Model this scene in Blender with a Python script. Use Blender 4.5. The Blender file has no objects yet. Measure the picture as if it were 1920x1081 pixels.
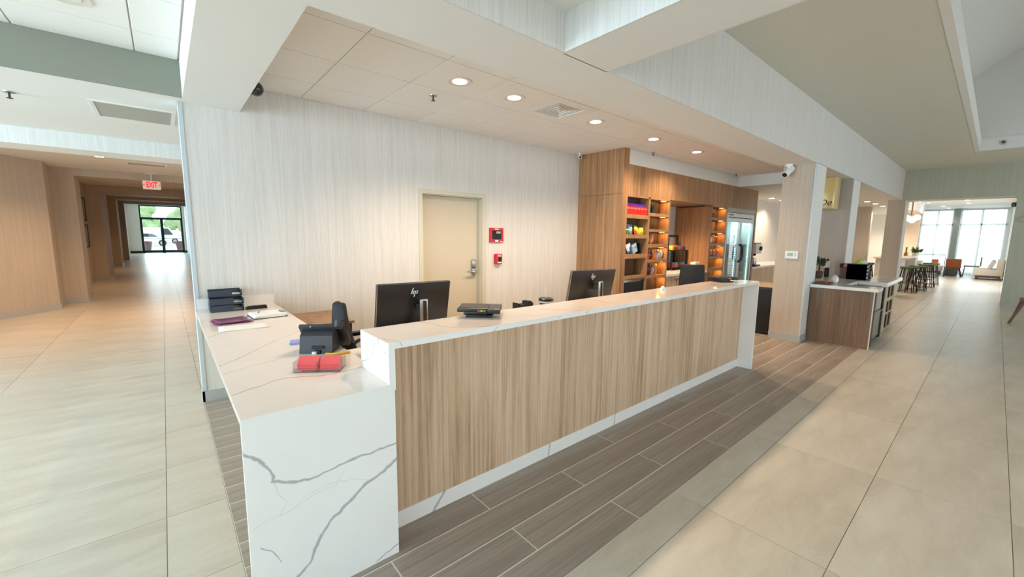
import bpy, bmesh, math, random
from mathutils import Vector, Matrix, Euler
random.seed(7)
SC = bpy.context.scene
COL = SC.collection
PI = math.pi

# ------------------------------------------------------------------ camera, world, exposure
def make_camera():
    yaw, pitch, roll = math.radians(49.66), math.radians(7.367), math.radians(0.674)
    f = Vector((math.cos(pitch)*math.cos(yaw), math.cos(pitch)*math.sin(yaw), -math.sin(pitch)))
    r = Vector((math.sin(yaw), -math.cos(yaw), 0)); u = r.cross(f)
    c, s = math.cos(roll), math.sin(roll)
    R, U = r*c + u*s, u*c - r*s
    cam = bpy.data.cameras.new('camera'); o = bpy.data.objects.new('camera', cam); COL.objects.link(o)
    cam.sensor_width = 36.0; cam.lens = 36.0*765.44/1920.0; cam.clip_start = 0.05; cam.clip_end = 300
    m = Matrix((R, U, -f)).transposed().to_4x4(); m.translation = Vector((0, 0, 1.55))
    o.matrix_world = m
    SC.camera = o
make_camera()
vs = SC.view_settings
vs.view_transform = 'Standard'; vs.look = 'None'; vs.gamma = 1.0; vs.use_curve_mapping = False
vs.exposure = -0.63
SC.cycles.use_denoising = True
SC.cycles.max_bounces = 10; SC.cycles.diffuse_bounces = 6; SC.cycles.glossy_bounces = 4; SC.cycles.transmission_bounces = 6
SC.cycles.transparent_max_bounces = 12
SC.cycles.sample_clamp_indirect = 6.0; SC.cycles.caustics_reflective = False; SC.cycles.caustics_refractive = False

W = bpy.data.worlds.new('overcast_sky'); SC.world = W; W.use_nodes = True
_b = W.node_tree.nodes['Background']
_b.inputs[0].default_value = (0.86, 0.94, 1.0, 1); _b.inputs[1].default_value = 4.2

def area(name, loc, direction, sx, sy, energy, color, spread=180):
    d = bpy.data.lights.new(name, 'AREA'); d.shape = 'RECTANGLE'; d.size = sx; d.size_y = sy
    d.energy = energy; d.color = color; d.spread = math.radians(spread)
    o = bpy.data.objects.new(name, d); COL.objects.link(o)
    o.location = loc; o.rotation_euler = Vector(direction).to_track_quat('-Z', 'Y').to_euler()
    return o
DAY = (0.80, 0.93, 1.0); WARM = (1.0, 0.60, 0.33); SOFTW = (1.0, 0.76, 0.54)
# daylight coming in through the windows of the front wall (behind the photographer) and of the entrance side
FRONT_WIN = [(-3.6, -0.6), (0.4, 3.4), (4.4, 7.4), (8.4, 11.4), (12.2, 14.8)]
FY = -5.0
for i, (a, b) in enumerate(FRONT_WIN):
    area('daylight_front', ((a+b)/2, FY-0.35, 1.55), (0, 1, -0.03), b-a, 2.5, [12, 28, 38, 36, 24][i], DAY)
SIDE_WIN = [(-4.2, -1.2), (-0.6, 3.35), (4.05, 5.4)]
for i, (a, b) in enumerate(SIDE_WIN):
    area('daylight_side', (-5.45, (a+b)/2, 1.5), (1, 0, -0.40), b-a, 2.5, [95, 370, 540][i], (0.60, 0.84, 1.0))
area('daylight_corridor', (0.0, 39.9, 1.6), (0, -1, -0.05), 2.2, 3.0, 330, DAY)
area('daylight_lounge', (28.6, 1.2, 1.6), (-1, 0, -0.05), 2.6, 2.7, 100, DAY)
area('daylight_lounge', (22.0, -5.0, 1.6), (0, 1, -0.05), 5.0, 2.5, 100, DAY)

# ------------------------------------------------------------------ materials
def lin(c):
    return tuple(((v/255.0)/12.92 if v/255.0 <= 0.04045 else (((v/255.0)+0.055)/1.055)**2.4) for v in c) + (1.0,)
class N:
    def __init__(s, name):
        s.m = bpy.data.materials.new(name); s.m.use_nodes = True; s.t = s.m.node_tree; s.b = s.t.nodes['Principled BSDF']
    def n(s, typ, **kw):
        x = s.t.nodes.new(typ)
        for k, v in kw.items(): setattr(x, k, v)
        return x
    def l(s, a, b): s.t.links.new(a, b)
    def math(s, op, a, b=None, clamp=False):
        x = s.n('ShaderNodeMath', operation=op, use_clamp=clamp)
        for i, v in enumerate((a, b)):
            if v is None: continue
            if isinstance(v, (int, float)): x.inputs[i].default_value = v
            else: s.l(v, x.inputs[i])
        return x.outputs[0]
    def mapping(s, scale, coord='Object'):
        tc = s.n('ShaderNodeTexCoord'); mp = s.n('ShaderNodeMapping'); mp.inputs['Scale'].default_value = scale
        s.l(tc.outputs[coord], mp.inputs[0]); return mp.outputs[0]
    def noise(s, vec, scale=1.0, detail=4.0, rough=0.55, dist=0.0):
        x = s.n('ShaderNodeTexNoise'); x.inputs['Scale'].default_value = scale; x.inputs['Detail'].default_value = detail
        x.inputs['Roughness'].default_value = rough; x.inputs['Distortion'].default_value = dist
        if vec is not None: s.l(vec, x.inputs['Vector'])
        return x.outputs['Fac']
    def ramp(s, fac, stops):
        r = s.n('ShaderNodeValToRGB'); e = r.color_ramp.elements
        e[0].position, e[0].color = stops[0][0], lin(stops[0][1]); e[1].position, e[1].color = stops[-1][0], lin(stops[-1][1])
        for p, c in stops[1:-1]:
            k = e.new(p); k.color = lin(c)
        s.l(fac, r.inputs[0]); return r.outputs[0]
    def mix(s, fac, a, b, mode='MIX'):
        x = s.n('ShaderNodeMix', data_type='RGBA', blend_type=mode)
        if isinstance(fac, (int, float)): x.inputs[0].default_value = fac
        else: s.l(fac, x.inputs[0])
        for i, v in ((6, a), (7, b)):
            if isinstance(v, tuple): x.inputs[i].default_value = v
            else: s.l(v, x.inputs[i])
        return x.outputs[2]
    def bump(s, h, strength=0.2, dist=0.002):
        x = s.n('ShaderNodeBump'); x.inputs['Strength'].default_value = strength; x.inputs['Distance'].default_value = dist
        s.l(h, x.inputs['Height']); s.l(x.outputs[0], s.b.inputs['Normal'])
    def set(s, **kw):
        for k, v in kw.items():
            i = s.b.inputs[k]
            if isinstance(v, (int, float, tuple)): i.default_value = v
            else: s.l(v, i)
        return s
M = {}
def plain(key, c, rough=0.5, metal=0.0, var=0.06, scale=6.0, coat=0.0):
    """painted, plastic or metal surface with a little procedural unevenness"""
    n = N(key); v = n.mapping((scale,)*3); f = n.noise(v, 1.0, 3)
    c = lin(c)
    d = tuple(x*(1-var) for x in c[:3]) + (1,); u = tuple(min(1, x*(1+var)) for x in c[:3]) + (1,)
    n.set(**{'Base Color': n.mix(f, d, u), 'Roughness': rough, 'Metallic': metal, 'Coat Weight': coat})
    M[key] = n.m
def glow(key, c, strength, base=None):
    n = N(key); c = lin(c)
    n.set(**{'Base Color': lin(base) if base else c, 'Emission Color': c, 'Emission Strength': strength, 'Roughness': 0.4}); M[key] = n.m
def wallpaper(key, a, b):
    n = N(key)
    f1 = n.noise(n.mapping((95, 95, 1.6)), 1.0, 5, 0.6); f2 = n.noise(n.mapping((300, 300, 14)), 1.0, 2, 0.5)
    f3 = n.noise(n.mapping((22, 22, 0.7)), 1.0, 3, 0.5)
    f = n.math('ADD', n.math('MULTIPLY', f1, 0.5), n.math('ADD', n.math('MULTIPLY', f2, 0.25), n.math('MULTIPLY', f3, 0.25)))
    n.set(**{'Base Color': n.ramp(f, [(0.40, a), (0.60, b)]), 'Roughness': 0.75}); n.bump(f, 0.25, 0.002); M[key] = n.m
def wood(key, stops, axis='z', rough=0.45, freq=1.0):
    n = N(key); i = 'xyz'.index(axis)
    def sc(a, b):
        v = [a*freq]*3; v[i] = b*freq; return tuple(v)
    w = n.noise(n.mapping(sc(7, 0.55)), 1.0, 4, 0.55, 0.9); g = n.noise(n.mapping(sc(52, 0.7)), 1.0, 6, 0.65, 0.3)
    p = n.noise(n.mapping(sc(240, 9)), 1.0, 3, 0.6)
    f = n.math('ADD', n.math('MULTIPLY', w, 0.34), n.math('ADD', n.math('MULTIPLY', g, 0.51), n.math('MULTIPLY', p, 0.15)))
    n.set(**{'Base Color': n.ramp(f, stops), 'Roughness': rough}); n.bump(f, 0.12, 0.001); M[key] = n.m
def quartz(key, base, vein, ax, lines, rough=0.12):
    """white quartz: grey veins follow the given polylines in the slab's own plane"""
    n = N(key); tc = n.n('ShaderNodeTexCoord'); sep = n.n('ShaderNodeSeparateXYZ'); n.l(tc.outputs['Object'], sep.inputs[0])
    cb = n.n('ShaderNodeCombineXYZ'); n.l(sep.outputs['xyz'.index(ax[0])], cb.inputs[0]); n.l(sep.outputs['xyz'.index(ax[1])], cb.inputs[1])
    nz = n.n('ShaderNodeTexNoise'); nz.inputs['Scale'].default_value = 26; nz.inputs['Detail'].default_value = 4
    n.l(tc.outputs['Object'], nz.inputs['Vector'])
    def vm(op, a, b=None):
        x = n.n('ShaderNodeVectorMath', operation=op)
        for k, v in enumerate((a, b)):
            if v is None: continue
            if isinstance(v, tuple): x.inputs[k].default_value = v
            else: n.l(v, x.inputs[k])
        return x
    off = vm('MULTIPLY', vm('SUBTRACT', nz.outputs['Color'], (0.5, 0.5, 0.5)).outputs[0], (0.02, 0.02, 0)).outputs[0]
    P = vm('ADD', cb.outputs[0], off).outputs[0]
    acc = None
    wob = n.math('ADD', n.math('MULTIPLY', n.noise(tc.outputs['Object'], 9, 3), 1.2), 0.15)
    for pts, w in lines:
        dmin = None
        for (a, b), (c, d) in zip(pts[:-1], pts[1:]):
            ba = (c-a, d-b, 0.0); L2 = max(1e-9, ba[0]**2 + ba[1]**2)
            pa = vm('SUBTRACT', P, (a, b, 0.0)).outputs[0]
            h = n.math('MULTIPLY', vm('DOT_PRODUCT', pa, ba).outputs['Value'], 1.0/L2, clamp=True)
            s = vm('SCALE', ba); n.l(h, s.inputs['Scale'])
            dd = vm('LENGTH', vm('SUBTRACT', pa, s.outputs[0]).outputs[0]).outputs['Value']
            dmin = dd if dmin is None else n.math('MINIMUM', dmin, dd)
        k = n.math('SUBTRACT', 1.0, n.math('DIVIDE', dmin, n.math('MULTIPLY', wob, w)), clamp=True)
        k = n.math('MULTIPLY', n.math('POWER', k, 0.5), 0.85 if w > 0.0025 else 0.4)
        acc = k if acc is None else n.math('MAXIMUM', acc, k)
    cl = n.noise(tc.outputs['Object'], 3.0, 5, 0.6)
    bs = n.ramp(cl, [(0.35, tuple(int(v*0.985) for v in base)), (0.65, base)])
    col = n.mix(acc, bs, lin(vein)) if acc is not None else bs
    n.set(**{'Base Color': col, 'Roughness': rough}); M[key] = n.m

wallpaper('wallpaper', (203, 202, 197), (219, 217, 213))
wallpaper('wallpaper_taupe', (184, 174, 160), (195, 186, 174))
wallpaper('wallpaper_warm', (178, 164, 147), (194, 181, 165))
plain('paint_white', (224, 224, 220), 0.6, var=0.015)
plain('paint_greige', (208, 209, 197), 0.7, var=0.02)
plain('paint_sage', (134, 138, 126), 0.7, var=0.02)
wallpaper('wallpaper_grey', (170, 172, 155), (182, 184, 168))
plain('paint_peach', (226, 205, 184), 0.7, var=0.02)
plain('trim_grey', (172, 174, 172), 0.45, var=0.03)
plain('pier_grey', (150, 160, 160), 0.6)
plain('corner_guard', (186, 198, 204), 0.4, var=0.02)
plain('door_paint', (196, 187, 166), 0.45, var=0.02)
plain('frame_paint', (200, 196, 178), 0.4, var=0.02)
plain('steel', (176, 176, 172), 0.28, 1.0, var=0.05)
plain('dark_steel', (60, 62, 64), 0.35, 0.8)
plain('black_plastic', (12, 12, 14), 0.36, var=0.1)
plain('matte_black', (11, 11, 12), 0.6, var=0.1)
plain('phone_black', (52, 53, 57), 0.5, var=0.08)
plain('tray_blue', (42, 52, 66), 0.35, var=0.08)
plain('white_plastic', (226, 226, 222), 0.4, var=0.02)
plain('beige_plastic', (214, 206, 196), 0.45, var=0.02)
plain('bronze_frame', (22, 52, 56), 0.35, 0.4)
plain('chair_mesh', (28, 28, 30), 0.75, var=0.15, scale=60)
plain('grout_tile', (158, 151, 138), 0.85); plain('grout_plank', (232, 224, 212), 0.85)
plain('ceiling_grid', (190, 186, 178), 0.5)
def acoustic():
    n = N('acoustic_tile'); f = n.noise(n.mapping((160, 160, 160)), 1.0, 3, 0.6); g = n.noise(n.mapping((1.1, 1.1, 1.1)), 1.0, 2)
    n.set(**{'Base Color': n.mix(g, n.ramp(f, [(0.3, (226, 222, 216)), (0.6, (236, 233, 228))]), lin((232, 229, 223))), 'Roughness': 0.85}); n.bump(f, 0.25, 0.002); M['acoustic_tile'] = n.m
acoustic()
def floor_tile():
    n = N('floor_tile'); a = n.noise(n.mapping((2.0, 6.5, 2)), 1.0, 6, 0.62, 0.6); b = n.noise(n.mapping((50, 50, 50)), 1.0, 4, 0.6)
    oi = n.n('ShaderNodeObjectInfo')
    f = n.math('ADD', n.math('MULTIPLY', a, 0.8), n.math('ADD', n.math('MULTIPLY', b, 0.2), n.math('MULTIPLY', n.math('SUBTRACT', oi.outputs['Random'], 0.5), 0.10)))
    n.set(**{'Base Color': n.ramp(f, [(0.32, (186, 177, 160)), (0.5, (199, 190, 174)), (0.68, (208, 201, 187))]), 'Roughness': n.math('ADD', 0.26, n.math('MULTIPLY', a, 0.14))})
    n.bump(b, 0.05, 0.001); M['floor_tile'] = n.m
floor_tile()
wood('plank', [(0.34, (126, 115, 105)), (0.50, (156, 144, 132)), (0.66, (182, 170, 157))], 'x', 0.42)
wood('desk_wood', [(0.36, (142, 117, 90)), (0.45, (184, 154, 124)), (0.54, (207, 179, 149)), (0.66, (218, 195, 170))], 'z', 0.42)
wood('market_wood', [(0.38, (124, 88, 56)), (0.48, (150, 110, 74)), (0.56, (168, 128, 90)), (0.66, (184, 146, 108))], 'z', 0.42)
wood('wing_wood', [(0.36, (88, 64, 44)), (0.48, (116, 88, 64)), (0.6, (136, 107, 80))], 'z', 0.45)
wood('pale_wood', [(0.38, (176, 150, 120)), (0.5, (196, 170, 140)), (0.64, (210, 188, 160))], 'z', 0.45)
wood('dark_cubby', [(0.38, (52, 40, 28)), (0.5, (66, 52, 38)), (0.64, (80, 64, 48))], 'z', 0.6)
FRONT= [([(-2.838, 0.724), (-2.805, 0.705), (-2.777, 0.669), (-2.748, 0.622), (-2.739, 0.599), (-2.745, 0.58), (-2.709, 0.563), (-2.662, 0.543), (-2.612, 0.538), (-2.57, 0.538), (-2.482, 0.553), (-2.424, 0.562), (-2.364, 0.561), (-2.301, 0.565), (-2.22, 0.569)], 0.0085), ([(-2.689, 0.114), (-2.657, 0.136), (-2.63, 0.161), (-2.607, 0.204), (-2.592, 0.241), (-2.571, 0.274), (-2.537, 0.314), (-2.49, 0.345), (-2.443, 0.373), (-2.393, 0.414), (-2.343, 0.433), (-2.292, 0.449), (-2.222, 0.494)], 0.011), ([(-2.344, 0.012), (-2.291, 0.028), (-2.229, 0.045)], 0.004), ([(-2.797, 0.318), (-2.762, 0.288), (-2.743, 0.257), (-2.732, 0.224)], 0.003), ([(-2.741, 0.572), (-2.721, 0.512), (-2.699, 0.474), (-2.726, 0.427)], 0.0018), ([(-2.818, 0.414), (-2.764, 0.422), (-2.697, 0.426), (-2.594, 0.463), (-2.508, 0.47), (-2.46, 0.533)], 0.0018), ([(-2.656, 0.454), (-2.615, 0.472), (-2.529, 0.485), (-2.439, 0.468), (-2.368, 0.433)], 0.0015)]
LOWTOP= [([(-2.831, 0.647), (-2.778, 0.69), (-2.729, 0.746), (-2.661, 0.834), (-2.577, 0.944), (-2.5, 1.051), (-2.415, 1.131), (-2.287, 1.275)], 0.005), ([(-2.832, 0.476), (-2.792, 0.505), (-2.746, 0.515), (-2.684, 0.556), (-2.62, 0.579), (-2.555, 0.595), (-2.471, 0.624)], 0.004), ([(-2.826, 0.142), (-2.776, 0.17), (-2.704, 0.195), (-2.66, 0.229), (-2.619, 0.237), (-2.575, 0.229), (-2.528, 0.207), (-2.467, 0.17), (-2.403, 0.163), (-2.333, 0.165), (-2.255, 0.181)], 0.007), ([(-2.82, 1.802), (-2.751, 1.816), (-2.672, 1.872)], 0.006), ([(-2.83, 1.382), (-2.78, 1.453), (-2.706, 1.527), (-2.627, 1.489)], 0.005), ([(-2.735, 0.371), (-2.693, 0.392), (-2.642, 0.417)], 0.002), ([(-2.398, 0.021), (-2.361, -0.048)], 0.002)]
ENDF= [([(0.204, 0.881), (0.149, 0.902), (0.109, 0.921), (0.068, 0.924), (0.051, 0.944), (0.038, 0.965), (0.033, 0.987), (0.022, 1.002), (0.007, 1.019), (-0.033, 1.052)], 0.0045), ([(-0.099, 1.003), (-0.119, 1.007), (-0.15, 1.023)], 0.003), ([(0.075, 0.899), (0.057, 0.896), (0.007, 0.909), (-0.013, 0.935)], 0.0018)]
BART= [([(-1.926, 0.222), (-1.905, 0.163), (-1.887, 0.099), (-1.881, 0.018), (-1.845, -0.052), (-1.764, -0.105), (-1.635, -0.16)], 0.006), ([(-2.258, -0.029), (-2.227, -0.086), (-2.202, -0.138), (-2.193, -0.177)], 0.004), ([(-1.357, -0.015), (-1.287, -0.079), (-1.183, -0.134)], 0.003), ([(-1.075, 0.078), (-1.006, -0.026), (-0.91, -0.09), (-0.863, -0.195)], 0.004), ([(-0.541, 0.204), (-0.462, 0.129), (-0.467, -0.034), (-0.471, -0.186)], 0.005)]
EDGE= [([(-2.195, 1.051), (-2.192, 1.042), (-2.184, 1.031)], 0.004), ([(-1.646, 1.028), (-1.622, 1.049)], 0.004), ([(-1.13, 1.035), (-1.105, 1.046)], 0.004), ([(-0.858, 1.037), (-0.829, 1.051)], 0.004), ([(-0.409, 1.036), (-0.392, 1.05)], 0.004)]
QB, QV = (236, 236, 233), (150, 153, 156)
quartz('quartz_front', QB, QV, 'xz', FRONT)
quartz('quartz_low_top', (234, 220, 210), (150, 140, 134), 'xy', LOWTOP, 0.10)  # same white quartz; warm room reflection is tinted into the base
quartz('quartz_end', QB, QV, 'yz', ENDF)
quartz('quartz_bar_top', (234, 220, 210), (150, 138, 130), 'xy', BART, 0.08)  # peach base: warm reflection painted into the white stone
quartz('quartz_edge', QB, QV, 'xz', EDGE)
quartz('quartz_plain', (236, 234, 230), QV, 'xz', [([(-2.19, 0.0), (-2.17, 0.1)], 0.012), ([(-1.95, 0.0), (-1.87, 0.1)], 0.014), ([(-1.03, -0.01), (-1.015, 0.1)], 0.009), ([(-0.26, -0.01), (-0.245, 0.1)], 0.009)], 0.15)
glow('lamp_lens', (255, 238, 214), 14.0); glow('led_strip', (255, 190, 110), 8.0); glow('globe_lamp', (255, 240, 218), 9.0)
glow('fridge_led', (232, 255, 244), 7.0); glow('exit_red', (255, 24, 30), 1.6, (200, 20, 20)); glow('lcd_green', (190, 214, 196), 0.35, (120, 140, 120))
def glass(key, tint=(255, 255, 255), rough=0.0, k=0.9):
    n = N(key); g = n.n('ShaderNodeBsdfGlossy'); g.inputs['Roughness'].default_value = rough + 0.01
    tr = n.n('ShaderNodeBsdfTransparent'); tr.inputs[0].default_value = lin(tint); lw_ = n.n('ShaderNodeLayerWeight'); lw_.inputs[0].default_value = 0.5
    f = n.math('ADD', 0.05, n.math('MULTIPLY', n.math('POWER', lw_.outputs['Facing'], 4.0), k))
    mx = n.n('ShaderNodeMixShader'); n.l(f, mx.inputs[0]); n.l(tr.outputs[0], mx.inputs[1]); n.l(g.outputs[0], mx.inputs[2])
    n.l(mx.outputs[0], n.t.nodes['Material Output'].inputs[0]); M[key] = n.m
glass('glass', (244, 250, 250)); glass('fridge_glass', (225, 240, 240)); glass('acrylic', (246, 246, 248))
def sheer():
    n = N('sheer_fabric'); tl = n.n('ShaderNodeBsdfTranslucent'); tl.inputs[0].default_value = (0.9, 0.93, 0.95, 1)
    df = n.n('ShaderNodeBsdfDiffuse'); df.inputs[0].default_value = (0.9, 0.92, 0.93, 1); tr = n.n('ShaderNodeBsdfTransparent')
    a = n.n('ShaderNodeMixShader'); a.inputs[0].default_value = 0.4; n.l(tl.outputs[0], a.inputs[1]); n.l(df.outputs[0], a.inputs[2])
    b = n.n('ShaderNodeMixShader'); b.inputs[0].default_value = 0.55; n.l(tr.outputs[0], b.inputs[1]); n.l(a.outputs[0], b.inputs[2])
    n.l(b.outputs[0], n.t.nodes['Material Output'].inputs[0]); M['sheer_fabric'] = n.m
sheer()

# ------------------------------------------------------------------ mesh builder
class MB:
    def __init__(s): s.bm = bmesh.new()
    def box(s, x0, x1, y0, y1, z0, z1, bev=0.0, mat=None):
        r = bmesh.ops.create_cube(s.bm, size=1.0); v = r['verts']
        for p in v:
            p.co = Vector((x0 + (p.co.x+0.5)*(x1-x0), y0 + (p.co.y+0.5)*(y1-y0), z0 + (p.co.z+0.5)*(z1-z0)))
        if bev > 0:
            e = list({e for p in v for e in p.link_edges})
            nv = bmesh.ops.bevel(s.bm, geom=e, offset=bev, segments=2, affect='EDGES', profile=0.6)['verts']
            v = list({q for q in nv})
        if mat is not None:
            allv = {q for q in v}
            # take the whole island
            st = list(allv)
            while st:
                q = st.pop()
                for ed in q.link_edges:
                    o = ed.other_vert(q)
                    if o not in allv: allv.add(o); st.append(o)
            bmesh.ops.transform(s.bm, matrix=mat, verts=list(allv))
        return s
    def cyl(s, p0, p1, r0, r1=None, n=16, caps=True):
        p0, p1 = Vector(p0), Vector(p1); r1 = r0 if r1 is None else r1; d = p1-p0
        q = d.to_track_quat('Z', 'Y').to_matrix().to_4x4(); q.translation = (p0+p1)/2
        bmesh.ops.create_cone(s.bm, cap_ends=caps, segments=n, radius1=r0, radius2=r1, depth=d.length, matrix=q)
        return s
    def lathe(s, prof, cx, cy, z0=0.0, n=24):
        rings = []
        for r, z in prof:
            rings.append([s.bm.verts.new((cx + r*math.cos(2*PI*i/n), cy + r*math.sin(2*PI*i/n), z0+z)) for i in range(n)])
        for a, b in zip(rings[:-1], rings[1:]):
            for i in range(n):
                s.bm.faces.new((a[i], a[(i+1) % n], b[(i+1) % n], b[i]))
        if prof[0][0] > 1e-5: s.bm.faces.new(rings[0][::-1])
        if prof[-1][0] > 1e-5: s.bm.faces.new(rings[-1])
        return s
    def prism(s, poly, axis, a, b):
        """poly (2-d) extruded along axis from a to b"""
        def P(u, v, w): return {'x': (w, u, v), 'y': (u, w, v), 'z': (u, v, w)}[axis]
        A = [s.bm.verts.new(P(u, v, a)) for u, v in poly]; B = [s.bm.verts.new(P(u, v, b)) for u, v in poly]
        s.bm.faces.new(A[::-1]); s.bm.faces.new(B); k = len(poly)
        for i in range(k): s.bm.faces.new((A[i], A[(i+1) % k], B[(i+1) % k], B[i]))
        return s
    def poly(s, pts): s.bm.faces.new([s.bm.verts.new(p) for p in pts]); return s
    def sphere(s, c, r, n=16, sx=1, sy=1, sz=1):
        m = Matrix.Translation(c) @ Matrix.Diagonal((sx, sy, sz, 1)); bmesh.ops.create_uvsphere(s.bm, u_segments=n, v_segments=max(6, n//2), radius=r, matrix=m); return s
    def tube(s, pts, r, n=8):
        pts = [Vector(p) for p in pts]; rings = []
        for i, p in enumerate(pts):
            d = (pts[min(i+1, len(pts)-1)] - pts[max(i-1, 0)]).normalized()
            u = d.cross(Vector((0, 0, 1)));  u = u if u.length > 1e-3 else d.cross(Vector((1, 0, 0))); u.normalize(); v = d.cross(u)
            rings.append([s.bm.verts.new(p + (u*math.cos(2*PI*k/n) + v*math.sin(2*PI*k/n))*r) for k in range(n)])
        for a, b in zip(rings[:-1], rings[1:]):
            for k in range(n): s.bm.faces.new((a[k], a[(k+1) % n], b[(k+1) % n], b[k]))
        s.bm.faces.new(rings[0][::-1]); s.bm.faces.new(rings[-1]); return s
    def grid(s, f, nu, nv, closed=False):
        vs_ = [[s.bm.verts.new(f(i/nu, j/nv)) for j in range(nv+1)] for i in range(nu+1)]
        for i in range(nu):
            for j in range(nv): s.bm.faces.new((vs_[i][j], vs_[i+1][j], vs_[i+1][j+1], vs_[i][j+1]))
        return s
    def xf(s, m): bmesh.ops.transform(s.bm, matrix=m, verts=s.bm.verts); return s
    def build(s, name, mat, parent=None, smooth=False, world=False):
        if world and parent is not None:
            bmesh.ops.transform(s.bm, matrix=root_inv(parent), verts=s.bm.verts)
        bmesh.ops.recalc_face_normals(s.bm, faces=s.bm.faces)
        me = bpy.data.meshes.new(name); s.bm.to_mesh(me); s.bm.free()
        me.materials.append(M[mat] if isinstance(mat, str) else mat)
        if smooth:
            for p in me.polygons: p.use_smooth = True
            try: me.set_sharp_from_angle(angle=math.radians(38))
            except Exception: pass
        o = bpy.data.objects.new(name, me); COL.objects.link(o)
        if parent is not None: o.parent = parent
        return o
def root_inv(o):
    m = Matrix.Identity(4)
    while o is not None:
        m = o.matrix_basis @ m; o = o.parent
    return m.inverted()
def tag(o, label, cat, group=None):
    o['label'] = label; o['category'] = cat
    if group: o['group'] = group
    return o
def thing(name, label, cat, loc, rz=0.0, group=None):
    o = bpy.data.objects.new(name, None); COL.objects.link(o); o.location = loc; o.rotation_euler = (0, 0, rz); o.empty_display_size = 0.1
    return tag(o, label, cat, group)
def struct(name, mb, mat, **k):
    o = mb.build(name, mat, **k); o['kind'] = 'structure'; return o
def sbox(name, mat, *boxes, parent=None):
    b = MB()
    for q in boxes: b.box(*q)
    if parent is not None: return b.build(name, mat, parent)
    return struct(name, b, mat)
def bx(name, mat, root, *boxes, bev=0.0, label=None):
    """boxes in world coordinates, as one part of root"""
    b = MB()
    for q in boxes: b.box(*q, bev=bev)
    o = b.build(name, mat, root, world=True, smooth=bev > 0)
    if label: o['label'] = label
    return o
def copy_tree(o, parent=None):
    c = o.copy(); COL.objects.link(c)
    if parent is not None: c.parent = parent
    for ch in list(o.children): copy_tree(ch, c)
    return c
def text_mesh(txt, size, depth=0.002, shear=0.0, align='CENTER', bold=0.0):
    cu = bpy.data.curves.new('text', 'FONT'); cu.body = txt; cu.size = size; cu.extrude = depth; cu.align_x = align; cu.align_y = 'CENTER'; cu.shear = shear; cu.offset = bold
    o = bpy.data.objects.new('text', cu); COL.objects.link(o)
    dg = bpy.context.evaluated_depsgraph_get(); dg.update()
    me = bpy.data.meshes.new_from_object(o.evaluated_get(dg)); bpy.data.objects.remove(o); bpy.data.curves.remove(cu)
    me.materials.clear(); return me
def text_part(name, txt, size, mat, root, matrix, depth=0.002, shear=0.0, bold=0.0):
    me = text_mesh(txt, size, depth, shear, 'CENTER', bold); me.transform(matrix); me.name = name
    me.materials.append(M[mat]); o = bpy.data.objects.new(name, me); COL.objects.link(o); o.parent = root; return o
FACE_Y = Matrix.Rotation(PI/2, 4, 'X')            # text facing -Y, reading along +X
FACE_X = Matrix.Rotation(-PI/2, 4, 'Z') @ FACE_Y  # text facing -X, reading along -Y
# ------------------------------------------------------------------ setting: floor
def tile_field_mat():
    n = N('floor_tile_field'); tc = n.n('ShaderNodeTexCoord'); mp = n.n('ShaderNodeMapping'); mp.inputs['Location'].default_value = (0.10, 0.215, 0); n.l(tc.outputs['Object'], mp.inputs[0])
    br = n.n('ShaderNodeTexBrick'); br.offset = 0.0; br.inputs['Scale'].default_value = 1.0; br.inputs['Brick Width'].default_value = 1.19; br.inputs['Row Height'].default_value = 0.575
    br.inputs['Mortar Size'].default_value = 0.003; br.inputs['Mortar Smooth'].default_value = 0.1
    n.l(mp.outputs[0], br.inputs[0]); a = n.noise(n.mapping((2.0, 6.5, 2)), 1.0, 6, 0.62, 0.6)
    c = n.ramp(a, [(0.32, (186, 177, 160)), (0.5, (199, 190, 174)), (0.68, (208, 201, 187))])
    n.set(**{'Base Color': n.mix(br.outputs['Fac'], c, lin((158, 151, 138))), 'Roughness': 0.32}); M['floor_tile_field'] = n.m
tile_field_mat()
floor = sbox('floor', 'grout_tile', (-7, 34, -6.5, 42, -0.14, -0.004))
sbox('grout_bed', 'grout_plank', (0.173, 7.56, 1.12, 4.572, -0.004, -0.0012), parent=floor)
def slab(name, mat, x0, x1, y0, y1, cache={}):
    key = (name, round(x1-x0, 4), round(y1-y0, 4))
    if key not in cache:
        b = MB(); b.box(0, x1-x0, 0, y1-y0, -0.0035, 0.0); o = b.build(name, mat); cache[key] = o.data
    else:
        o = bpy.data.objects.new(name, cache[key]); COL.objects.link(o)
    o.location = (x0, y0, 0); o.parent = floor; return o
g = 0.0016
lx = [0.173, -0.10, -1.29, -2.48]
for k in range(18):
    y0 = 1.545 + 0.615*k
    for a, b in zip(lx[1:], lx[:-1]): slab('tile', 'floor_tile', a+g, b-g, y0+g, y0+0.615-g)
for y0, y1 in ((-0.79, -0.215), (-0.215, 0.36), (0.36, 0.935), (0.935, 1.12)):
    for k in range(13): slab('tile', 'floor_tile', -0.10+1.19*k+g, -0.10+1.19*(k+1)-g, y0+g, y1-g)
def planks(r, x0, x1):
    y0 = 1.12 + 0.197*r; off = 0.715 if r % 2 == 0 else 1.308; e = [x0]
    k = math.ceil((x0-off)/1.19)
    while off+1.19*k < x1: e.append(off+1.19*k); k += 1
    e.append(x1)
    for a, b in zip(e[:-1], e[1:]):
        if b-a > 0.02: slab('plank', 'plank', a+0.0036, b-0.0036, y0+0.0036, min(4.572, y0+0.197)-0.0036)
for r in range(18):
    if r < 4: planks(r, 0.173, 7.505)
    else:
        planks(r, 0.173, 0.9); planks(r, 5.3, 7.505 if r < 7 else 7.56)
fb = MB(); fb.box(0.905, 5.295, 1.91, 4.572, -0.0035, 0); fb.build('plank_field', 'plank', floor)
fb = MB()
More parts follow.
